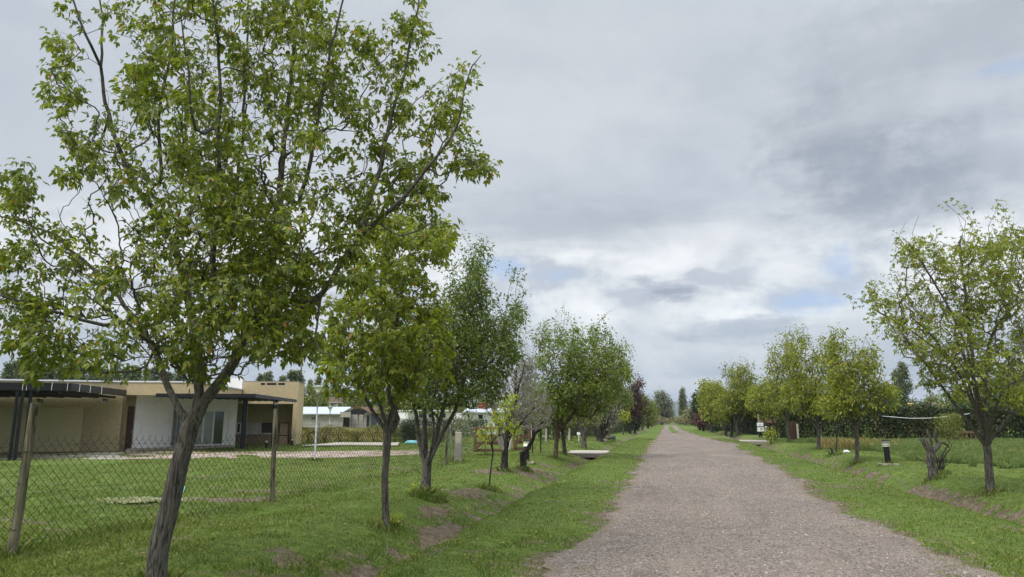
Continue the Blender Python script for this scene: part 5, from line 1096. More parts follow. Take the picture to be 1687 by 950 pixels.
# low path lights
for u, v, lab in ((438.5, 738, 'small black path light between the canopy posts'), (481, 734, 'small black path light at the right corner of the outdoor kitchen'), (699, 731, 'small black path light on the lawn seen between the grey stems')):
    b = G(u, v); t = empty('path_light', b, lab, 'path light', 'small path lights on the lawn')
    MB().tube([b, b + Vector((0, 0, .30))], .075, 12).build('body', M['black'], t); MB().tube([b + Vector((0, 0, .30)), b + Vector((0, 0, .42))], .06, 12).build('lens', M['lens'], t); MB().tube([b + Vector((0, 0, .42)), b + Vector((0, 0, .46))], .08, 12).build('cap', M['black'], t)
# lamp posts with conical lanterns
for u, v, top, lab in ((518.5, 758, 636, 'galvanised lamp post with a conical lantern standing on the lawn before the brick path'), (541.5, 729, 670, 'farther galvanised lamp post in front of the block house')):
    b = G(u, v); d = -b.x * math.sin(PS) + b.y * math.cos(PS); H = hgt(top, b); t = empty('lamp_post', b, lab, 'lamp post', 'garden lamp posts')
    MB().tube([b - Vector((0, 0, .1)), (b.x, b.y, H * .5), (b.x, b.y, H * .5 + .001), (b.x, b.y, H - .22)], [.036, .036, .028, .028], 12).build('pole', M['steel'], t, smooth=True)
    l = MB().tube([(b.x, b.y, H - .24), (b.x, b.y, H - .04)], [.055, .17], 16).build('lantern', M['lens'], t, smooth=True)
    MB().tube([(b.x, b.y, H - .045), (b.x, b.y, H - .02), (b.x, b.y, H + .04)], [.20, .20, .05], 16).build('cap', M['steel'], t); MB().tube([(b.x, b.y, H - .30), (b.x, b.y, H - .235)], .05, 12).build('collar', M['steel'], l)

# ------------------------------------------------------------------ pool, block house and other far buildings
pc = [G(496, 736.5), G(556, 731.6), G(658, 731.6), G(655, 735.6), G(575, 735.2)]
pool = empty('swimming_pool', (pc[1].x, pc[1].y, 0), 'raised pale pool edge on the lawn behind the brick path', 'pool')
MB().poly([(p.x, p.y) for p in pc], .05, .10).build('coping', M['concrete'], pool); c_ = sum((Vector((p.x, p.y, 0)) for p in pc), Vector()) / 5
MB().poly([((p.x - c_.x) * .94 + c_.x, (p.y - c_.y) * .94 + c_.y) for p in pc], -.1, .049).build('side', M['slate'], pool)
b = G(677, 732); tarp = empty('pool_cover', b, 'rolled turquoise pool cover lying on the grass', 'pool cover')
m = MB(); rr = Vector((math.cos(-PS), math.sin(-PS) + .2, 0)).normalized() if False else Vector((math.cos(PS), math.sin(PS), 0))
for k in range(3): o_ = Vector((0, .22 * k, .10 + .05 * (k == 1))); m.tube([b + o_ - rr * .36, b + o_ - rr * .1 + Vector((0, 0, .01)), b + o_ + rr * .36], [.09, .105, .09], 10)
m.build('roll', M['turquoise'], tarp, smooth=True); MB().tube([b + Vector((0, 0, .09)) - rr * .42, b + Vector((0, 0, .09)) + rr * .42], .025, 8).build('core_tube', M['trim'], tarp)
yw0, yw1 = X(492, 52, z=0), X(648, 53, z=0)
t = empty('garden_wall', (yw0.x, yw0.y, 0), 'low yellow boundary wall behind the vines', 'garden wall'); MB().wall(yw0, yw1, -.05, hgt(704.5, yw0), .18).build('wall', M['yellow_wall'], t); MB().wall(yw0, yw1, hgt(704.5, yw0), hgt(704.5, yw0) + .04, .22, .02).build('coping', M['concrete_dark'], t)
# wire fence with slim posts in front of it
f0, f1 = X(494, 48.3, z=0), X(742, 51.5, z=0); t = empty('wire_fence', (f0.x, f0.y, 0), 'far garden wire fence carrying climbing vines', 'fence')
for k in range(9):
    p = f0.lerp(f1, k / 8); MB().tube([(p.x, p.y, -.1), (p.x, p.y, 1.35)], .03, 6).build('post', M['concrete_dark'], t)
m = MB()
for z in (.2, .45, .7, .95, 1.2): m.bar((f0.x, f0.y, z), (f1.x, f1.y, z), .012)
m.build('wires', M['wire'], t)
# block house with zinc roof
h0, h1, h2, h3 = X(484, 80, z=0), X(576, 80, z=0), X(595, 82, z=0), X(611, 80, z=0); bh = empty('block_house', (h1.x, h1.y, 0), 'unfinished grey block house with a zinc roof and open dark gable', 'house')
zb = hgt(682.5, h1)
MB().wall(h0, hit(560, h0, h1), -.05, zb, .2).wall(hit(560, h0, h1) , hit(565, h0, h1), -.05, zb + .3, .22, .01).build('wall', M['block'], bh)
MB().wall(X(560, 83, z=0), X(604, 83, z=0), -.05, zb, .2).build('recessed_wall', M['block'], bh)
MB().wall(X(600, 80, z=0), X(611.5, 80, z=0), -.05, hgt(680, h1), .2).build('right_wall', M['block'], bh)
v1_, v2_ = hgt(682.5, h1), hgt(675.5, h1)
a0, a1, r1, r0 = X(482, 79.5, z=v1_), X(560, 79.5, z=v1_), X(579, 84, z=v2_ + .35), X(482, 84, z=v2_ + .35)
m = MB(); m.quad8([a0, a1, r1, r0] + [p + Vector((0, 0, .09)) for p in (a0, a1, r1, r0)]); m.build('roof', M['zinc'], bh)
b_ = X(560, 79.45, z=v1_); c1 = X(578, 79.45, z=hgt(676, h1)); m = MB(); z_ = v1_ - .02
m.wall(X(560, 79.6, z=0), X(577.5, 79.6, z=0), hgt(687, h1), v1_ + .25, .12, .02); m.build('fascia', M['concrete'], bh)
# dark pitched porch roof on the right
q0, q1, q2 = X(577, 79.2, z=hgt(671.5, h1)), X(592, 79.2, z=hgt(671.5, h1)), X(613, 79.2, z=hgt(682.5, h1)); k_ = Vector((0, 5, 0)); m = MB()
m.quad8([q0, q1, q1 + k_, q0 + k_] + [p + Vector((0, 0, .1)) for p in (q0, q1, q1 + k_, q0 + k_)]); m.quad8([q1, q2, q2 + k_, q1 + k_] + [p + Vector((0, 0, .1)) for p in (q1, q2, q2 + k_, q1 + k_)]); m.build('porch_roof', M['gate_wood'], bh)
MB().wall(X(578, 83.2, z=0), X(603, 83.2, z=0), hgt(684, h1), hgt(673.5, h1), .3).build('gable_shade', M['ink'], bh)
MB().wall(X(564, 82.6, z=0), X(577, 82.6, z=0), -.02, hgt(687.5, h1), .1).build('doorway', M['oven'], bh)
for u in (577.5, 590, 600): p = X(u, 80.2, z=0); MB().box((p.x, p.y, 1.05), (.14, .14, 2.1)).build('porch_post', M['concrete_dark'], bh)
MB().wall(X(604, 79.7, z=0), X(608, 79.7, z=0), .4, 2.0, .1, .02).build('window', M['glass_dark'], bh)
MB().wall(X(513, 79.6, z=0), X(518.5, 79.6, z=0), hgt(690, h1), hgt(687.6, h1), .1, .02).build('vent', M['ink'], bh)
MB().wall(X(515, 84.2, z=0), X(580, 84.2, z=0), v2_, hgt(671.5, h1), .3).build('back_parapet', M['concrete'], bh)
# water tank on trestle
wt = X(552, 104, z=0); s_ = 104 / FPX; tank = empty('water_tower', wt, 'small brick box on sloping trestle legs above the zinc roof', 'water tower'); zz = lambda v: hgt(v, wt)
MB().box((wt.x, wt.y, (zz(654.5) + zz(662)) / 2), (17 * s_, 1.4, zz(654.5) - zz(662)), PS).build('tank_box', M['brick'], tank)
MB().box((wt.x, wt.y, zz(663)), (18.4 * s_, 1.6, .14), PS).build('platform', M['post_pale'], tank)
for u0, u1, oy in ((543.5, 546.5, -.6), (551, 548.5, .6), (555.5, 558, -.6), (561.2, 560, .6)):
    a_ = X(u0, 104, z=.0); b2 = X(u1, 104, z=zz(664)); MB().bar((a_.x, a_.y + oy, 0), (b2.x, b2.y + oy, b2.z), .22).build('leg', M['post_pale'], tank)
MB().bar(X(547, 103.4, z=zz(669)), X(556, 103.4, z=zz(665)), .12).build('brace', M['post_pale'], tank)
# slate shed, long white house, red roofed house
s0, s1 = X(611, 88, z=0), X(652, 92, z=0); t = empty('shed', (s0.x, s0.y, 0), 'slate blue sheet metal shed right of the block house', 'shed')
hs = hgt(668, s0); MB().wall(s0, s1, -.05, hs - .5, 4.0).build('wall', M['slate'], t); rdg = X(622, 90, z=0)
m = MB(); A_ = [X(609, 87.6, z=hs - 1.2), X(622, 87.6, z=hs + .5), X(654, 91.6, z=hs + .2), X(654, 91.6, z=hs - .55)]; m.quad8([p for p in A_] + [p + Vector((-.8, 3.8, .05)) for p in A_]); m.build('roof', M['slate'], t)
MB().wall(X(646.5, 91.2, z=0), X(647.6, 91.2, z=0), .2, hs - .3, .2, .3).build('downpipe', M['trim'], t)
w0, w1 = X(671, 74, z=0), X(744, 76, z=0); t = empty('white_house', (w0.x, w0.y, 0), 'long low white house seen between the four grey stems', 'house')
MB().wall(w0, w1, -.05, hgt(677, w0), 5).build('wall', M['white'], t); MB().wall(X(670, 73.7, z=0), X(745.5, 75.7, z=0), hgt(677, w0), hgt(675, w0), 5.6, .3).build('roof', M['trim'], t)
for u0, u1 in ((690, 697), (706, 713), (729, 734)): on_wall(w0, w1, u0, u1, 681, 688, .02, .05).build('window', M['glass_dark'], t)
w0, w1 = X(764, 78, z=0), X(836, 80, z=0); t = empty('white_house', (w0.x, w0.y, 0), 'white house with a red tiled roof end behind the bare twig crown', 'house')
zw = hgt(680, w0); MB().wall(w0, w1, -.05, zw, 5).build('wall', M['white'], t)
m = MB(); A_ = [X(761, 77.6, z=zw), X(840, 79.6, z=zw)]; B_ = [X(770, 80.5, z=hgt(672, w0)), X(834, 82.5, z=hgt(672, w0))]; m.quad8([A_[0], A_[1], B_[1], B_[0]] + [p + Vector((0, 0, .1)) for p in (A_[0], A_[1], B_[1], B_[0])]); m.build('roof', M['zinc'], t)
rp = X(796, 81, z=0); MB().box((rp.x, rp.y, hgt(669, rp)), (1.0, 1.0, .8), .2).build('roof_turret', M['red_roof'], t, .05); on_wall(w0, w1, 788, 795, 683, 690, .02, .05).build('window', M['glass_dark'], t)
# buildings behind the right hedge
w0, w1 = X(1512, 74, z=0), X(1575, 76, z=0); t = empty('house', (w0.x, w0.y, 0), 'house with a hipped brown tile roof just showing over the dark hedge', 'house'); zw = hgt(676, w0)
MB().wall(w0, w1, -.05, zw, 6).build('wall', M['yellow_wall'], t); m = MB(); base4 = [X(1508, 73, z=zw), X(1580, 75, z=zw), X(1586, 83, z=zw), X(1512, 82, z=zw)]; top4 = [X(1537, 77, z=hgt(662, w0)), X(1557, 77.5, z=hgt(662, w0)), X(1558, 79, z=hgt(662, w0)), X(1539, 79, z=hgt(662, w0))]; m.quad8(base4 + top4).build('roof', M['tile_roof'], t)
p = X(1502, 77, z=0); t = empty('water_tank', p, 'cream water tank block standing beside the brown tiled roof', 'water tank'); MB().box((p.x, p.y, 1.4), (.9, .9, 2.8)).build('stand', M['concrete'], t); MB().tube([(p.x, p.y, 2.8), (p.x, p.y, hgt(665, p)), (p.x, p.y, hgt(663.5, p))], [.48, .48, .3], 14).build('tank', M['yellow_wall'], t)
def arch(name, pts, r, mat, label, cat, legs=True):
    P_ = [X(u, d, v) for u, v, d in pts]; t = empty(name, (P_[0].x, P_[0].y, 0), label, cat); MB().tube(P_, r, 8).build('rail', mat, t, smooth=True)
    for q_ in (P_[0], P_[-1]): MB().tube([(q_.x, q_.y, -.1), (q_.x, q_.y, q_.z)], r * .7, 8).build('leg', M['black'], t)
arch('pipe_frame', [(1453, 685.2, 53), (1470, 686.6, 53), (1500, 689, 53), (1530, 688.6, 53), (1560, 686, 53), (1597, 681.2, 53)], .02, M['trim'], 'thin white pipe rail sagging along the front of the dark hedge', 'rail')
# rail fence and sandy bank behind the meadow
f0, f1 = X(1576, 52, z=0), X(1618, 51, z=0); t = empty('rail_fence', (f0.x, f0.y, 0), 'short brown rail fence in a gap of the dark hedge', 'fence')
MB().bar((f0.x, f0.y, hgt(711.5, f0)), (f1.x, f1.y, hgt(711.5, f1)), .1, .16).build('rail', M['gate_wood'], t)
for k in range(7): p = f0.lerp(f1, k / 6); MB().box((p.x, p.y, hgt(717, p) / 1.0 - .1), (.07, .07, .55)).build('post', M['gate_wood'], t)
# dark garden shed with wooden door behind the notice box
w0, w1 = X(1247, 60, z=0), X(1314, 57, z=0); t = empty('shed', (w1.x, w1.y, 0), 'dark wooden lean-to with a flat rust brown roof behind the notice box', 'shed')
MB().wall(X(1249, 60.5, z=0), X(1282, 59.5, z=0), hgt(696.5, w0), hgt(691, w0), 3.0).build('roof', M['gate_wood'], t)
MB().wall(X(1249, 60.7, z=0), X(1282, 59.7, z=0), -.05, hgt(697, w0), .1, -1.6).build('wall', M['oven'], t)
for u in (1249.5, 1281.5): p = X(u, 60, z=0); MB().box((p.x, p.y, 1.0), (.12, .12, 2.0)).build('post', M['concrete_dark'], t)
t = empty('wooden_door', X(1304, 57, z=0), 'dark brown plank door set in the hedge beside a white post', 'door'); dp = MB()
for k in range(6): a_ = X(1297.5 + 2.6 * k, 57, z=0); c_ = X(1299.9 + 2.6 * k, 57, z=0); dp.wall(a_, c_, -.03, hgt(694 + (k % 2) * .3, a_), .05, .002 * (k % 2))
dp.build('planks', M['door_wood'], t); MB().box(X(1312.6, 56.8, z=.6), (.13, .13, 1.25)).build('post', M['concrete'], t)

# ------------------------------------------------------------------ wire fence along the left
FX = -7.7
def netting():
    y0, y1, H, pitch = 3.0, 25.7, 1.30, .14; m = MB(); r = .0030; V = []; F = []
    def line(a, b, r=r):
        a = np.array(a); b = np.array(b); d = (b - a) / np.linalg.norm(b - a); x = np.array([1., 0, 0]); y = np.cross(d, x); k = len(V)
        for p in (a, b):
            for s in range(3): an = s * 2.094; V.append(p + (x * math.cos(an) + y * math.sin(an)) * r)
        for s in range(3): F.append((k + s, k + (s + 1) % 3, k + 3 + (s + 1) % 3, k + 3 + s))
    n = int((y1 - y0) / pitch); q = np.random.RandomState(4)
    wav = lambda y, z: FX + .02 * math.sin(y * 1.9 + z * 2) + .015 * math.sin(y * 5.1)
    rows = 20; vz = H / rows
    for i in range(n + 1):
        y = y0 + i * pitch
        for j in range(rows):
            g = float(gz(FX, y)) + .02; za, zb = g + j * vz, g + (j + 1) * vz; o = pitch / 2 * (j % 2)
            sag = .018 * math.sin(y * 1.1 + j)
            P = lambda yy, z, jj: (wav(yy, z), yy, z + .018 * math.sin(yy * 1.1) + .012 * math.sin(yy * 4.3))
            line(P(y + o, za, j), P(y + pitch / 2 - o + (0 if j % 2 == 0 else 0), zb, j)); line(P(y + o, za, j), P(y + (-pitch / 2 if j % 2 == 0 else pitch), zb, j))
        P0 = (wav(y, H), y, g + H + .018 * math.sin(y * 1.1)); yy = y + (pitch / 2 if rows % 2 else 0)
        line(P0[:1] + (yy, P0[2]), P0[:1] + (yy + .012, P0[2] + .05))
    for zz_ in (.12, .68, 1.25):
        for i in range(n):
            y = y0 + i * pitch; line((wav(y, 0) + .008, y, float(gz(FX, y)) + zz_ + .018 * math.sin(y * 1.1)), (wav(y + pitch, 0) + .008, y + pitch, float(gz(FX, y + pitch)) + zz_ + .018 * math.sin((y + pitch) * 1.1)), .0022)
    return np.array(V), np.array(F)
fence = empty('wire_fence', (FX, 7.4, 0), 'chain link fence with weathered wooden posts along the garden', 'fence')
V_, F_ = netting(); link('netting', np_mesh('netting', V_ - np.array([FX, 7.4, 0]), [F_]), M['wire'], fence)
for k, (bu, bv, tu, tv, w) in enumerate([(17, 918, 58, 664, .102), (448, 827, 454, 673, .092), (634, 793, 633, 690, .09), (734, 766, 738, 697, .09)]):
    b = G(bu, bv); d = -b.x * math.sin(PS) + b.y * math.cos(PS); tp = X(tu, d, tv); q = np.random.RandomState(k)
    pts = [b - Vector((0, 0, .15))] + [b.lerp(tp, f) + Vector((q.randn() * .006, q.randn() * .006, 0)) for f in (.12, .3, .5, .7, .88)] + [tp]
    p = MB().tube([x - Vector((.0, 0, 0)) for x in pts], [w * .55, w * .54, w * .52, w * .5, w * .49, w * .5, w * .47], 9).build('post', M['post_wood'], fence, smooth=False)
    tm = MB()
    for f in (.18, .47, .68): c_ = b.lerp(tp, f); tm.tube([c_ + Vector((math.cos(a) * w * .56, math.sin(a) * w * .56, .01 * math.sin(a * 2))) for a in np.linspace(0, 6.283, 11)], .004, 4)
    tm.build('wire_tie', M['wire'], p)

# square concrete post, leaning post, gate
b = G(755, 761); t = empty('gate_post', b, 'square post with a pale top half and brown lower half beside the wispy shrub', 'post'); d = 25.2
MB().box((b.x, b.y, .30), (.26, .26, .82), R(8)).build('lower_half', M['concrete_dark'], t, .015); MB().box((b.x, b.y, .71 + .20), (.23, .23, .40), R(8)).build('upper_half', M['concrete'], t, .012)
def xgate(u0, u1, d, v0, v1, label):
    a, c = X(u0, d, z=0), X(u1, d, z=0); t = empty('field_gate', (a.x, a.y, 0), label, 'gate', 'leaves of the wooden field gate'); z1 = hgt(v0, a); z0 = hgt(v1, a) ; L = (c - a).length
    for q_ in (a, c): MB().box((q_.x, q_.y, (z0 + z1) / 2), (.13, .08, z1 - z0)).build('stile', M['gate_wood'], t)
    for k, f in enumerate((.06, .34, .62, .94)): z = z0 + (z1 - z0) * f; MB().bar((a.x + .07, a.y, z), (c.x - .07, c.y, z), .045, .13).build('rail', M['gate_wood'], t)
    m_ = (a + c) / 2; zm = z0 + (z1 - z0) * .62
    for q_ in (a, c): MB().bar((q_.x, q_.y - .05, z0 + .1), (m_.x, m_.y - .05, zm), .035, .10).build('brace', M['gate_wood'], t)
xgate(783, 834, 32.5, 703, 744, 'left leaf of the brown wooden field gate with crossed braces'); xgate(848, 872, 33.5, 704, 741, 'right leaf of the brown wooden field gate beside the pale posts')
def post(name, u0, v0, u1, v1, w, mat, label, cat='post', n=8):
    b = G(u0, v0); d = -b.x * math.sin(PS) + b.y * math.cos(PS); tp = X(u1, d, v1); t = empty(name, b, label, cat)
    MB().tube([b - Vector((0, 0, .1)), b.lerp(tp, .5) + Vector((.01, 0, 0)), tp], [w / 2, w / 2 * .95, w / 2 * .85], n).build('shaft', mat, t); MB().tube([tp, tp + Vector((0, 0, .012))], [w / 2 * .8, w / 2 * .5], n).build('cut_end', M['post_pale'], t); return t
post('wooden_post', 838, 743, 845, 709, .17, M['post_pale'], 'bleached post leaning to the right between the two gate leaves')
post('wooden_post', 848, 742, 849, 706, .15, M['post_wood'], 'upright brown post touching the leaning bleached post')
post('wooden_post', 799, 750, 800, 708, .06, M['post_wood'], 'thin pale stake in front of the left gate leaf')
post('wooden_post', 872, 739, 871, 702, .10, M['gate_wood'], 'orange brown post at the right end of the gate')
post('wooden_post', 876.5, 738, 876, 702, .13, M['post_pale'], 'pale round post next to the hanging cloths')
post('wooden_post', 899, 728, 900, 706, .14, M['post_pale'], 'pale post left of the broad dark green tree trunk')
post('metal_stake', 745.5, 757, 741, 700, .045, M['steel'], 'slim grey green metal stake behind the last fence post')
post('wooden_post', 937.5, 727, 938, 706, .16, M['post_pale'], 'pale post behind the slender forked tree')
# curved dead trunk
def dead(name, label, u, v, paths, seed, mats=('dead_wood',), cat='tree stump', twigs=0, r0=.1):
    b = G(u, v); b.z -= .05; d = -b.x * math.sin(PS) + b.y * math.cos(PS); sk = Skel(b, seed); sk.rov[0] = r0
    root = None; ids = [0]
    for (par, r_a, r_b, pts) in paths: ids.append(sk.limb(ids[par], [px(p[0], p[1], d + (p[2] if len(p) > 2 else 0)) for p in pts], r_a, r_b, wob=.007, free=2, seg=.07)[-1])
    if twigs:
        for k in range(twigs):
            i = sk.q.randint(len(sk.P) // 3, len(sk.P)); L = .12 + .2 * sk.q.rand(); dv = sk.q.randn(3) * .5 + np.array([0, 0, .6]); sk.limb(i, [sk.P[i] + dv * L], .010, .004, free=2, seg=.07)
    sk.radii(.004, .3); root = empty(name, b, label, cat); link('trunk', sk.mesh('trunk', b, sides=(12, 8, 6, 4), rough=.7), M[mats[0]], root); return root
dead('tree_stump', 'short black stump with one limb curving up to the right beside the hanging cloths', 863, 775, [(0, .11, .10, [(862, 760), (860, 747)]), (1, .075, .055, [(868, 741), (877, 727), (880, 717)]), (2, .05, .035, [(887, 709), (892, 698), (891, 690)]), (1, .05, .02, [(857, 744)])], 91, r0=.13)
st = dead('tree_stump', 'grey lopped stump with raised cut limbs on the right verge', 1537, 786, [(0, .12, .11, [(1535, 765), (1534, 747)]), (1, .095, .07, [(1527, 735), (1518, 719)]), (1, .085, .06, [(1541, 738), (1546, 730)]), (3, .045, .035, [(1541, 722), (1542, 710)]), (1, .05, .032, [(1534, 732), (1530, 718), (1526, 706)]), (3, .045, .022, [(1553, 729), (1560, 733), (1564, 738)])], 92, ('dead_pale',), twigs=3, r0=.14)
dead('dead_shrub', 'bundle of broken dark suckers right of the lopped stump', 1549, 781, [(0, .03, .02, [(1549, 765), (1552, 750), (1559, 738), (1563, 733)]), (0, .025, .015, [(1545, 765), (1543, 752)]), (0, .028, .016, [(1553, 766), (1556, 752), (1562, 742)]), (0, .022, .012, [(1547, 760), (1550, 747)]), (0, .022, .012, [(1556, 768), (1560, 756)]), (0, .02, .01, [(1543, 770), (1541, 760)])], 93, twigs=40, cat='dead shrub', r0=.05)
dead('broken_stub', 'little dark broken stub at the edge of the right ditch', 1371, 748, [(0, .06, .05, [(1370, 741), (1368, 738)]), (0, .04, .02, [(1365, 744), (1362, 743)])], 94, r0=.08)
# hanging cloths on a line by the gate
a = X(876.5, 33, z=0); c = X(891, 33, z=0); t = empty('hanging_cloth', (a.x, a.y, 0), 'red, light blue and navy cloths hung from a short bar behind the curved dead trunk', 'cloth')
MB().bar((a.x, a.y, hgt(696, a)), (c.x, c.y, hgt(696, c)), .03).build('bar', M['dead_wood'], t)
for u in (877, 890.5): p = X(u, 33, z=0); MB().tube([(p.x, p.y, -.05), (p.x, p.y, hgt(695, p))], .03, 6).build('pole', M['dead_wood'], t)
for u0, u1, v1, mt, nm in ((878.5, 881.5, 713, 'navy_cloth', 'navy_cloth'), (881.8, 885.6, 715, 'blue_cloth', 'blue_cloth'), (886, 889.6, 709.5, 'red_cloth', 'red_cloth')):
    V = []; nx, nz = 9, 8
    for j in range(nz):
        for i in range(nx):
            p = X(u0 + (u1 - u0) * i / (nx - 1), 33 + .05 * math.sin(i * 1.7 + j * .4), z=0); V.append((p.x, p.y, hgt(696 + (v1 - 696) * j / (nz - 1), p)))
    me = np_mesh(nm, np.array(V) - np.array([a.x, a.y, 0]), [grid_polys(nx, nz)], True); o = link(nm, me, M[mt], t); sm = o.modifiers.new('thick', 'SOLIDIFY'); sm.thickness = .015
# bollard lights
def bollard(u, v, top, w, label, slats=4, lean=0, group='black garden bollard lamps'):
    b = G(u, v); H = hgt(top, b) - b.z; r = w / 2; t = empty('bollard_lamp', b, label, 'bollard lamp', group); rz = -PS
    MB().box((b.x, b.y, b.z + .01), (w * 1.9, w * 1.9, .07), PS).build('base_slab', M['concrete'], t, .01)
    ax = lambda z: Vector((b.x + lean * z, b.y, b.z + z)); hz = H * .70
    MB().tube([ax(.03), ax(.08), ax(.081), ax(hz), ax(hz + .02)], [r * 1.0, r * 1.0, r * .74, r * .74, r], 20).build('column', M['black'], t, smooth=False)
    MB().tube([ax(hz + .02), ax(H - .03)], r * .98, 18).build('lens', M['lens'], t, smooth=True)
    for k in range(slats - 1): z = hz + .035 + (H - .05 - hz - .035) * (k + .5) / max(1, slats - 1); MB().tube([ax(z - .006), ax(z + .006)], [r * 1.10, r * 1.04], 20).build('louvre', M['black'], t)
    MB().tube([ax(H - .035), ax(H - .01), ax(H)], [r * 1.08, r * 1.05, r * .7], 20).build('cap', M['black'], t); return t
bollard(1463.5, 765, 724, .26, 'black louvred garden bollard lamp on a concrete slab in the right verge', 4, -.03)
bollard(868, 762, 724.5, .25, 'black bollard with a beige lamp head behind the curved dead trunk', 0)
# notice box on its black post
b = G(1253.5, 727); d = -b.x * math.sin(PS) + b.y * math.cos(PS); t = empty('notice_box', b, 'white two panel notice with a black stripe on a black post', 'sign')
MB().tube([b, (b.x, b.y, hgt(711, b))], .14, 16).build('post', M['black'], t); MB().box((b.x, b.y, b.z + .02), (.5, .5, .08), PS).build('base', M['concrete'], t)
def board(u0, u1, v0, v1, dd, th, nm, mt, par=t): 
    a_, c_ = X(u0, d + dd, z=0), X(u1, d + dd, z=0); return MB().wall(a_, c_, hgt(v1, a_), hgt(v0, a_), th).build(nm, M[mt], par)
p1 = board(1247, 1257, 696, 702, -.2, .08, 'upper_panel', 'trim'); board(1247, 1257, 702, 703.6, -.19, .09, 'stripe', 'ink'); p2 = board(1247.2, 1257.4, 703.6, 710.6, -.2, .08, 'lower_panel', 'trim')
for k in range(3): board(1250 - .4 * k, 1254 + .4 * k, 698.2 + k * 1.0, 698.6 + k * 1.0, -.206, .01, 'print', 'ink_grey', p1)
board(1251.2, 1253.2, 705.2, 706.0, -.206, .01, 'print', 'ink', p2); board(1252.4, 1256, 705.7, 706.7, -.207, .01, 'print', 'ink', p2)
b = G(1265, 727); t = empty('leaning_stake', b, 'dark stake with a pale wrapped top leaning beside the notice box', 'stake'); tp = X(1261.5, d, 704)
MB().tube([b, b.lerp(tp, .55), tp], [.06, .05, .05], 7).build('shaft', M['dead_wood'], t); MB().tube([tp + Vector((0, 0, -.35)), tp + Vector((0, 0, .1))], [.10, .07], 8).build('wrapping', M['trim'], t)
# thin sign plate on the left verge far, white bits
b = G(953.5, 728); t = empty('small_sign', b, 'tiny white plate on a stick behind the culvert', 'sign'); MB().tube([b, (b.x, b.y, hgt(714, b))], .025, 6).build('stick', M['trim'], t); MB().box((b.x, b.y - .04, hgt(714, b)), (.22, .03, .20), PS).build('plate', M['trim'], t)
# culverts
cz = .02; t = empty('culvert', (-3.9, 35.4, 0), 'pale concrete culvert slab with a dark opening across the left ditch', 'culvert')
MB().poly([(-5.1, 34.7), (-4.3, 34.23), (-3.15, 34.23), (-2.9, 35.2), (-2.9, 36.4), (-3.1, 37.2), (-4.5, 37.2), (-5.2, 36.4)], -.05, cz).build('slab', M['concrete'], t, .01)
MB().box((-3.95, 34.14, -.09), (2.1, .16, .20)).build('edge_beam', M['concrete_dark'], t, .015)
m = MB(); m.wall((-5.0, 34.32), (-4.12, 34.32), -.7, -.052, .25); m.wall((-3.36, 34.32), (-2.7, 34.32), -.7, -.052, .25); m.wall((-4.12, 34.32), (-3.36, 34.32), -.13, -.052, .25); m.build('headwall', M['concrete_dark'], t)
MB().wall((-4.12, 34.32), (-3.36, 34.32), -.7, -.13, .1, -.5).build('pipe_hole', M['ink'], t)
t = empty('culvert', (6.0, 55, 0), 'pale concrete slab over the right ditch beside the notice box', 'culvert')
MB().poly([(5.0, 54.0), (5.5, 53.6), (6.9, 53.6), (7.3, 54.2), (7.2, 56.6), (5.1, 56.6)], -.05, .06).build('slab', M['concrete'], t, .01)
MB().box((6.15, 53.55, -.08), (1.9, .14, .22)).build('edge_beam', M['concrete_dark'], t, .015)
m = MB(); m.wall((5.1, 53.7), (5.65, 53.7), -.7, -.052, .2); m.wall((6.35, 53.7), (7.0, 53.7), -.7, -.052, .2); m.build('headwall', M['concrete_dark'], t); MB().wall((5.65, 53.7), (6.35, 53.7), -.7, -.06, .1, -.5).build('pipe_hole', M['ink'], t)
# low bench of a thick plank on stones
b0_, b1_ = G(998, 728), G(1012, 727); t = empty('log_bench', b0_, 'low grey log bench on the left verge far down the road', 'bench'); zz_ = hgt(722, b0_)
MB().tube([(b0_.x, b0_.y, zz_), (b1_.x, b1_.y, zz_)], .13, 10).build('seat', M['bark_smooth'], t)
for q_ in (b0_, b1_): MB().box((q_.x, q_.y, zz_ / 2 - .03), (.22, .3, zz_), .1).build('leg', M['concrete_dark'], t, .02)
b = G(1395, 748.5); t = tag(MB().tube([b + Vector((-.13, 0, .03)), b + Vector((-.07, .01, .05)), b + Vector((.04, -.01, .055)), b + Vector((.12, 0, .03))], [.03, .07, .075, .03], 9).build('white_stone', M['trim'], None, smooth=True), 'small white stone lying in the grass of the right verge', 'stone')
# green hose on the lawn
hp = [G(u, v, .02) for u, v in ((236, 822), (255, 820), (275, 819), (292, 817), (301, 813), (304, 809))]
tag(MB().tube(hp[:-1] + [hp[-1] + Vector((0, 0, .08))], .012, 6).build('garden_hose', M['turquoise'], None, smooth=True), 'short turquoise garden hose lying on the lawn behind the leaning trunk', 'hose')

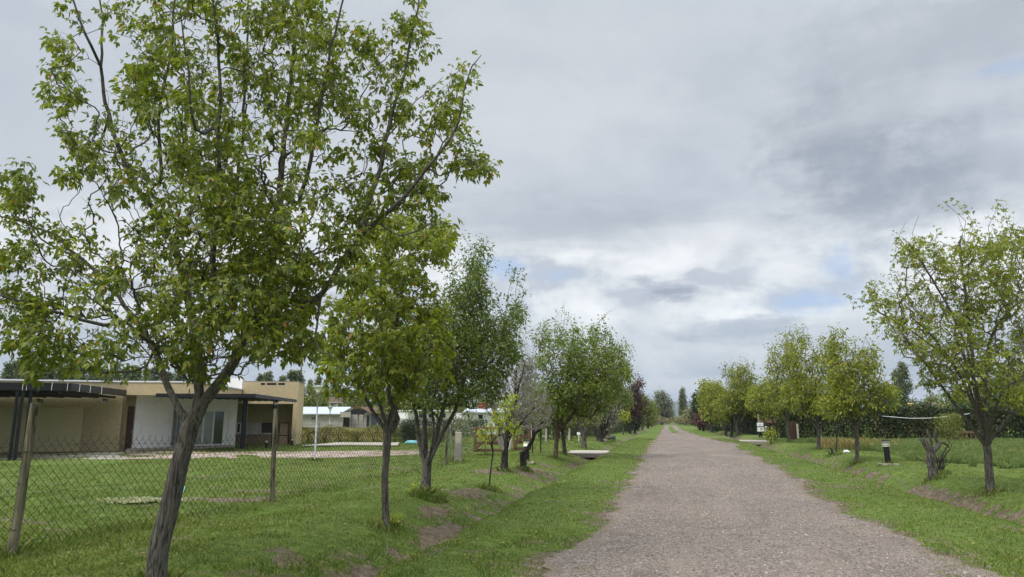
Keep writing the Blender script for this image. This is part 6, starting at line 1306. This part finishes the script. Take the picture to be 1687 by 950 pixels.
# longer unmown grass round the feet of trunks and posts
def collar():
    q = np.random.RandomState(77); X_ = []; Y_ = []; Hh = []; W_ = []
    for o in list(COL.objects):
        if o.parent or o.get('category') not in ('tree', 'bare tree', 'young tree', 'post', 'tree stump', 'bollard lamp', 'lamp post', 'path light', 'sign', 'dead shrub'): continue
        x, y = o.location.x, o.location.y; d = math.hypot(x, y)
        if d > 75 or abs(x) > 16: continue
        n = int(520 if d < 30 else 240); r = .10 + abs(q.randn(n)) * .16; a = q.rand(n) * 6.283
        X_.append(x + r * np.cos(a)); Y_.append(y + r * np.sin(a)); Hh.append((.05 + .13 * q.rand(n) ** 1.6) * np.clip(1.25 - r * 1.6, .3, 1.2)); W_.append(np.full(n, max(.0045, d * .0006)))
    V, F = blades(np.concatenate(X_), np.concatenate(Y_), np.concatenate(Hh), np.concatenate(W_), q, .8)
    tag(link('trunk_grass', np_mesh('trunk_grass', V, [F]), M['grass']), 'longer unmown grass around the feet of trunks and posts', 'grass', kind='stuff')
collar()

# ------------------------------------------------------------------ hills and haze
def hills():
    us = np.linspace(-500, 2200, 220); q = np.random.RandomState(2); D = 3000; V = []
    prof = np.interp(us, [-500, 300, 520, 575, 610, 650, 800, 1000, 1090, 1110, 1125, 1140, 1160, 1250, 1500, 2200], [30, 34, 36, 42, 40, 32, 24, 22, 24, 26, 27, 28, 27, 20, 16, 14])
    prof = prof + (fbm(us / 22.0, us * 0 + 3, 5) - .5) * 7; rows = 9
    for j in range(rows):
        f = j / (rows - 1); dd = D - 500 + 1000 * f; hh = math.sin(math.pi * min(1, f * 1.0)) ** .8 if 0 < f < 1 else 0
        for i, u in enumerate(us):
            p = X(u, dd, z=0); h_ = prof[i] / FPX * D * hh * (.85 + .3 * float(fbm(u / 40. + 5, f * 6., 4))); V.append((p.x, p.y, h_ - (3 if hh == 0 else 0)))
    m = plain('hill scrub', (0.075, 0.085, 0.055), 0.95, var=.2, scale=.01)
    tag(link('hills', np_mesh('hills', np.array(V), [grid_polys(len(us), rows)], True), m), kind='structure', label='low blue hills on the horizon')
hills()

def haze():
    m = bpy.data.materials.new('thin air haze'); m.use_nodes = True; t = NT(m.node_tree); t.n.clear()
    v = t.add('ShaderNodeVolumePrincipled'); v.inputs['Color'].default_value = (0.72, 0.84, 1.0, 1); v.inputs['Density'].default_value = 0.00015; v.inputs['Anisotropy'].default_value = 0.0
    o = t.add('ShaderNodeOutputMaterial'); t.l.new(v.outputs[0], o.inputs['Volume'])
    o = MB().poly([(-7000, -100), (7000, -100), (7000, 4500), (-7000, 4500)], -5.0, 122.0).build('haze', m)
    tag(o, 'thin bluish air haze', kind='stuff')
haze()
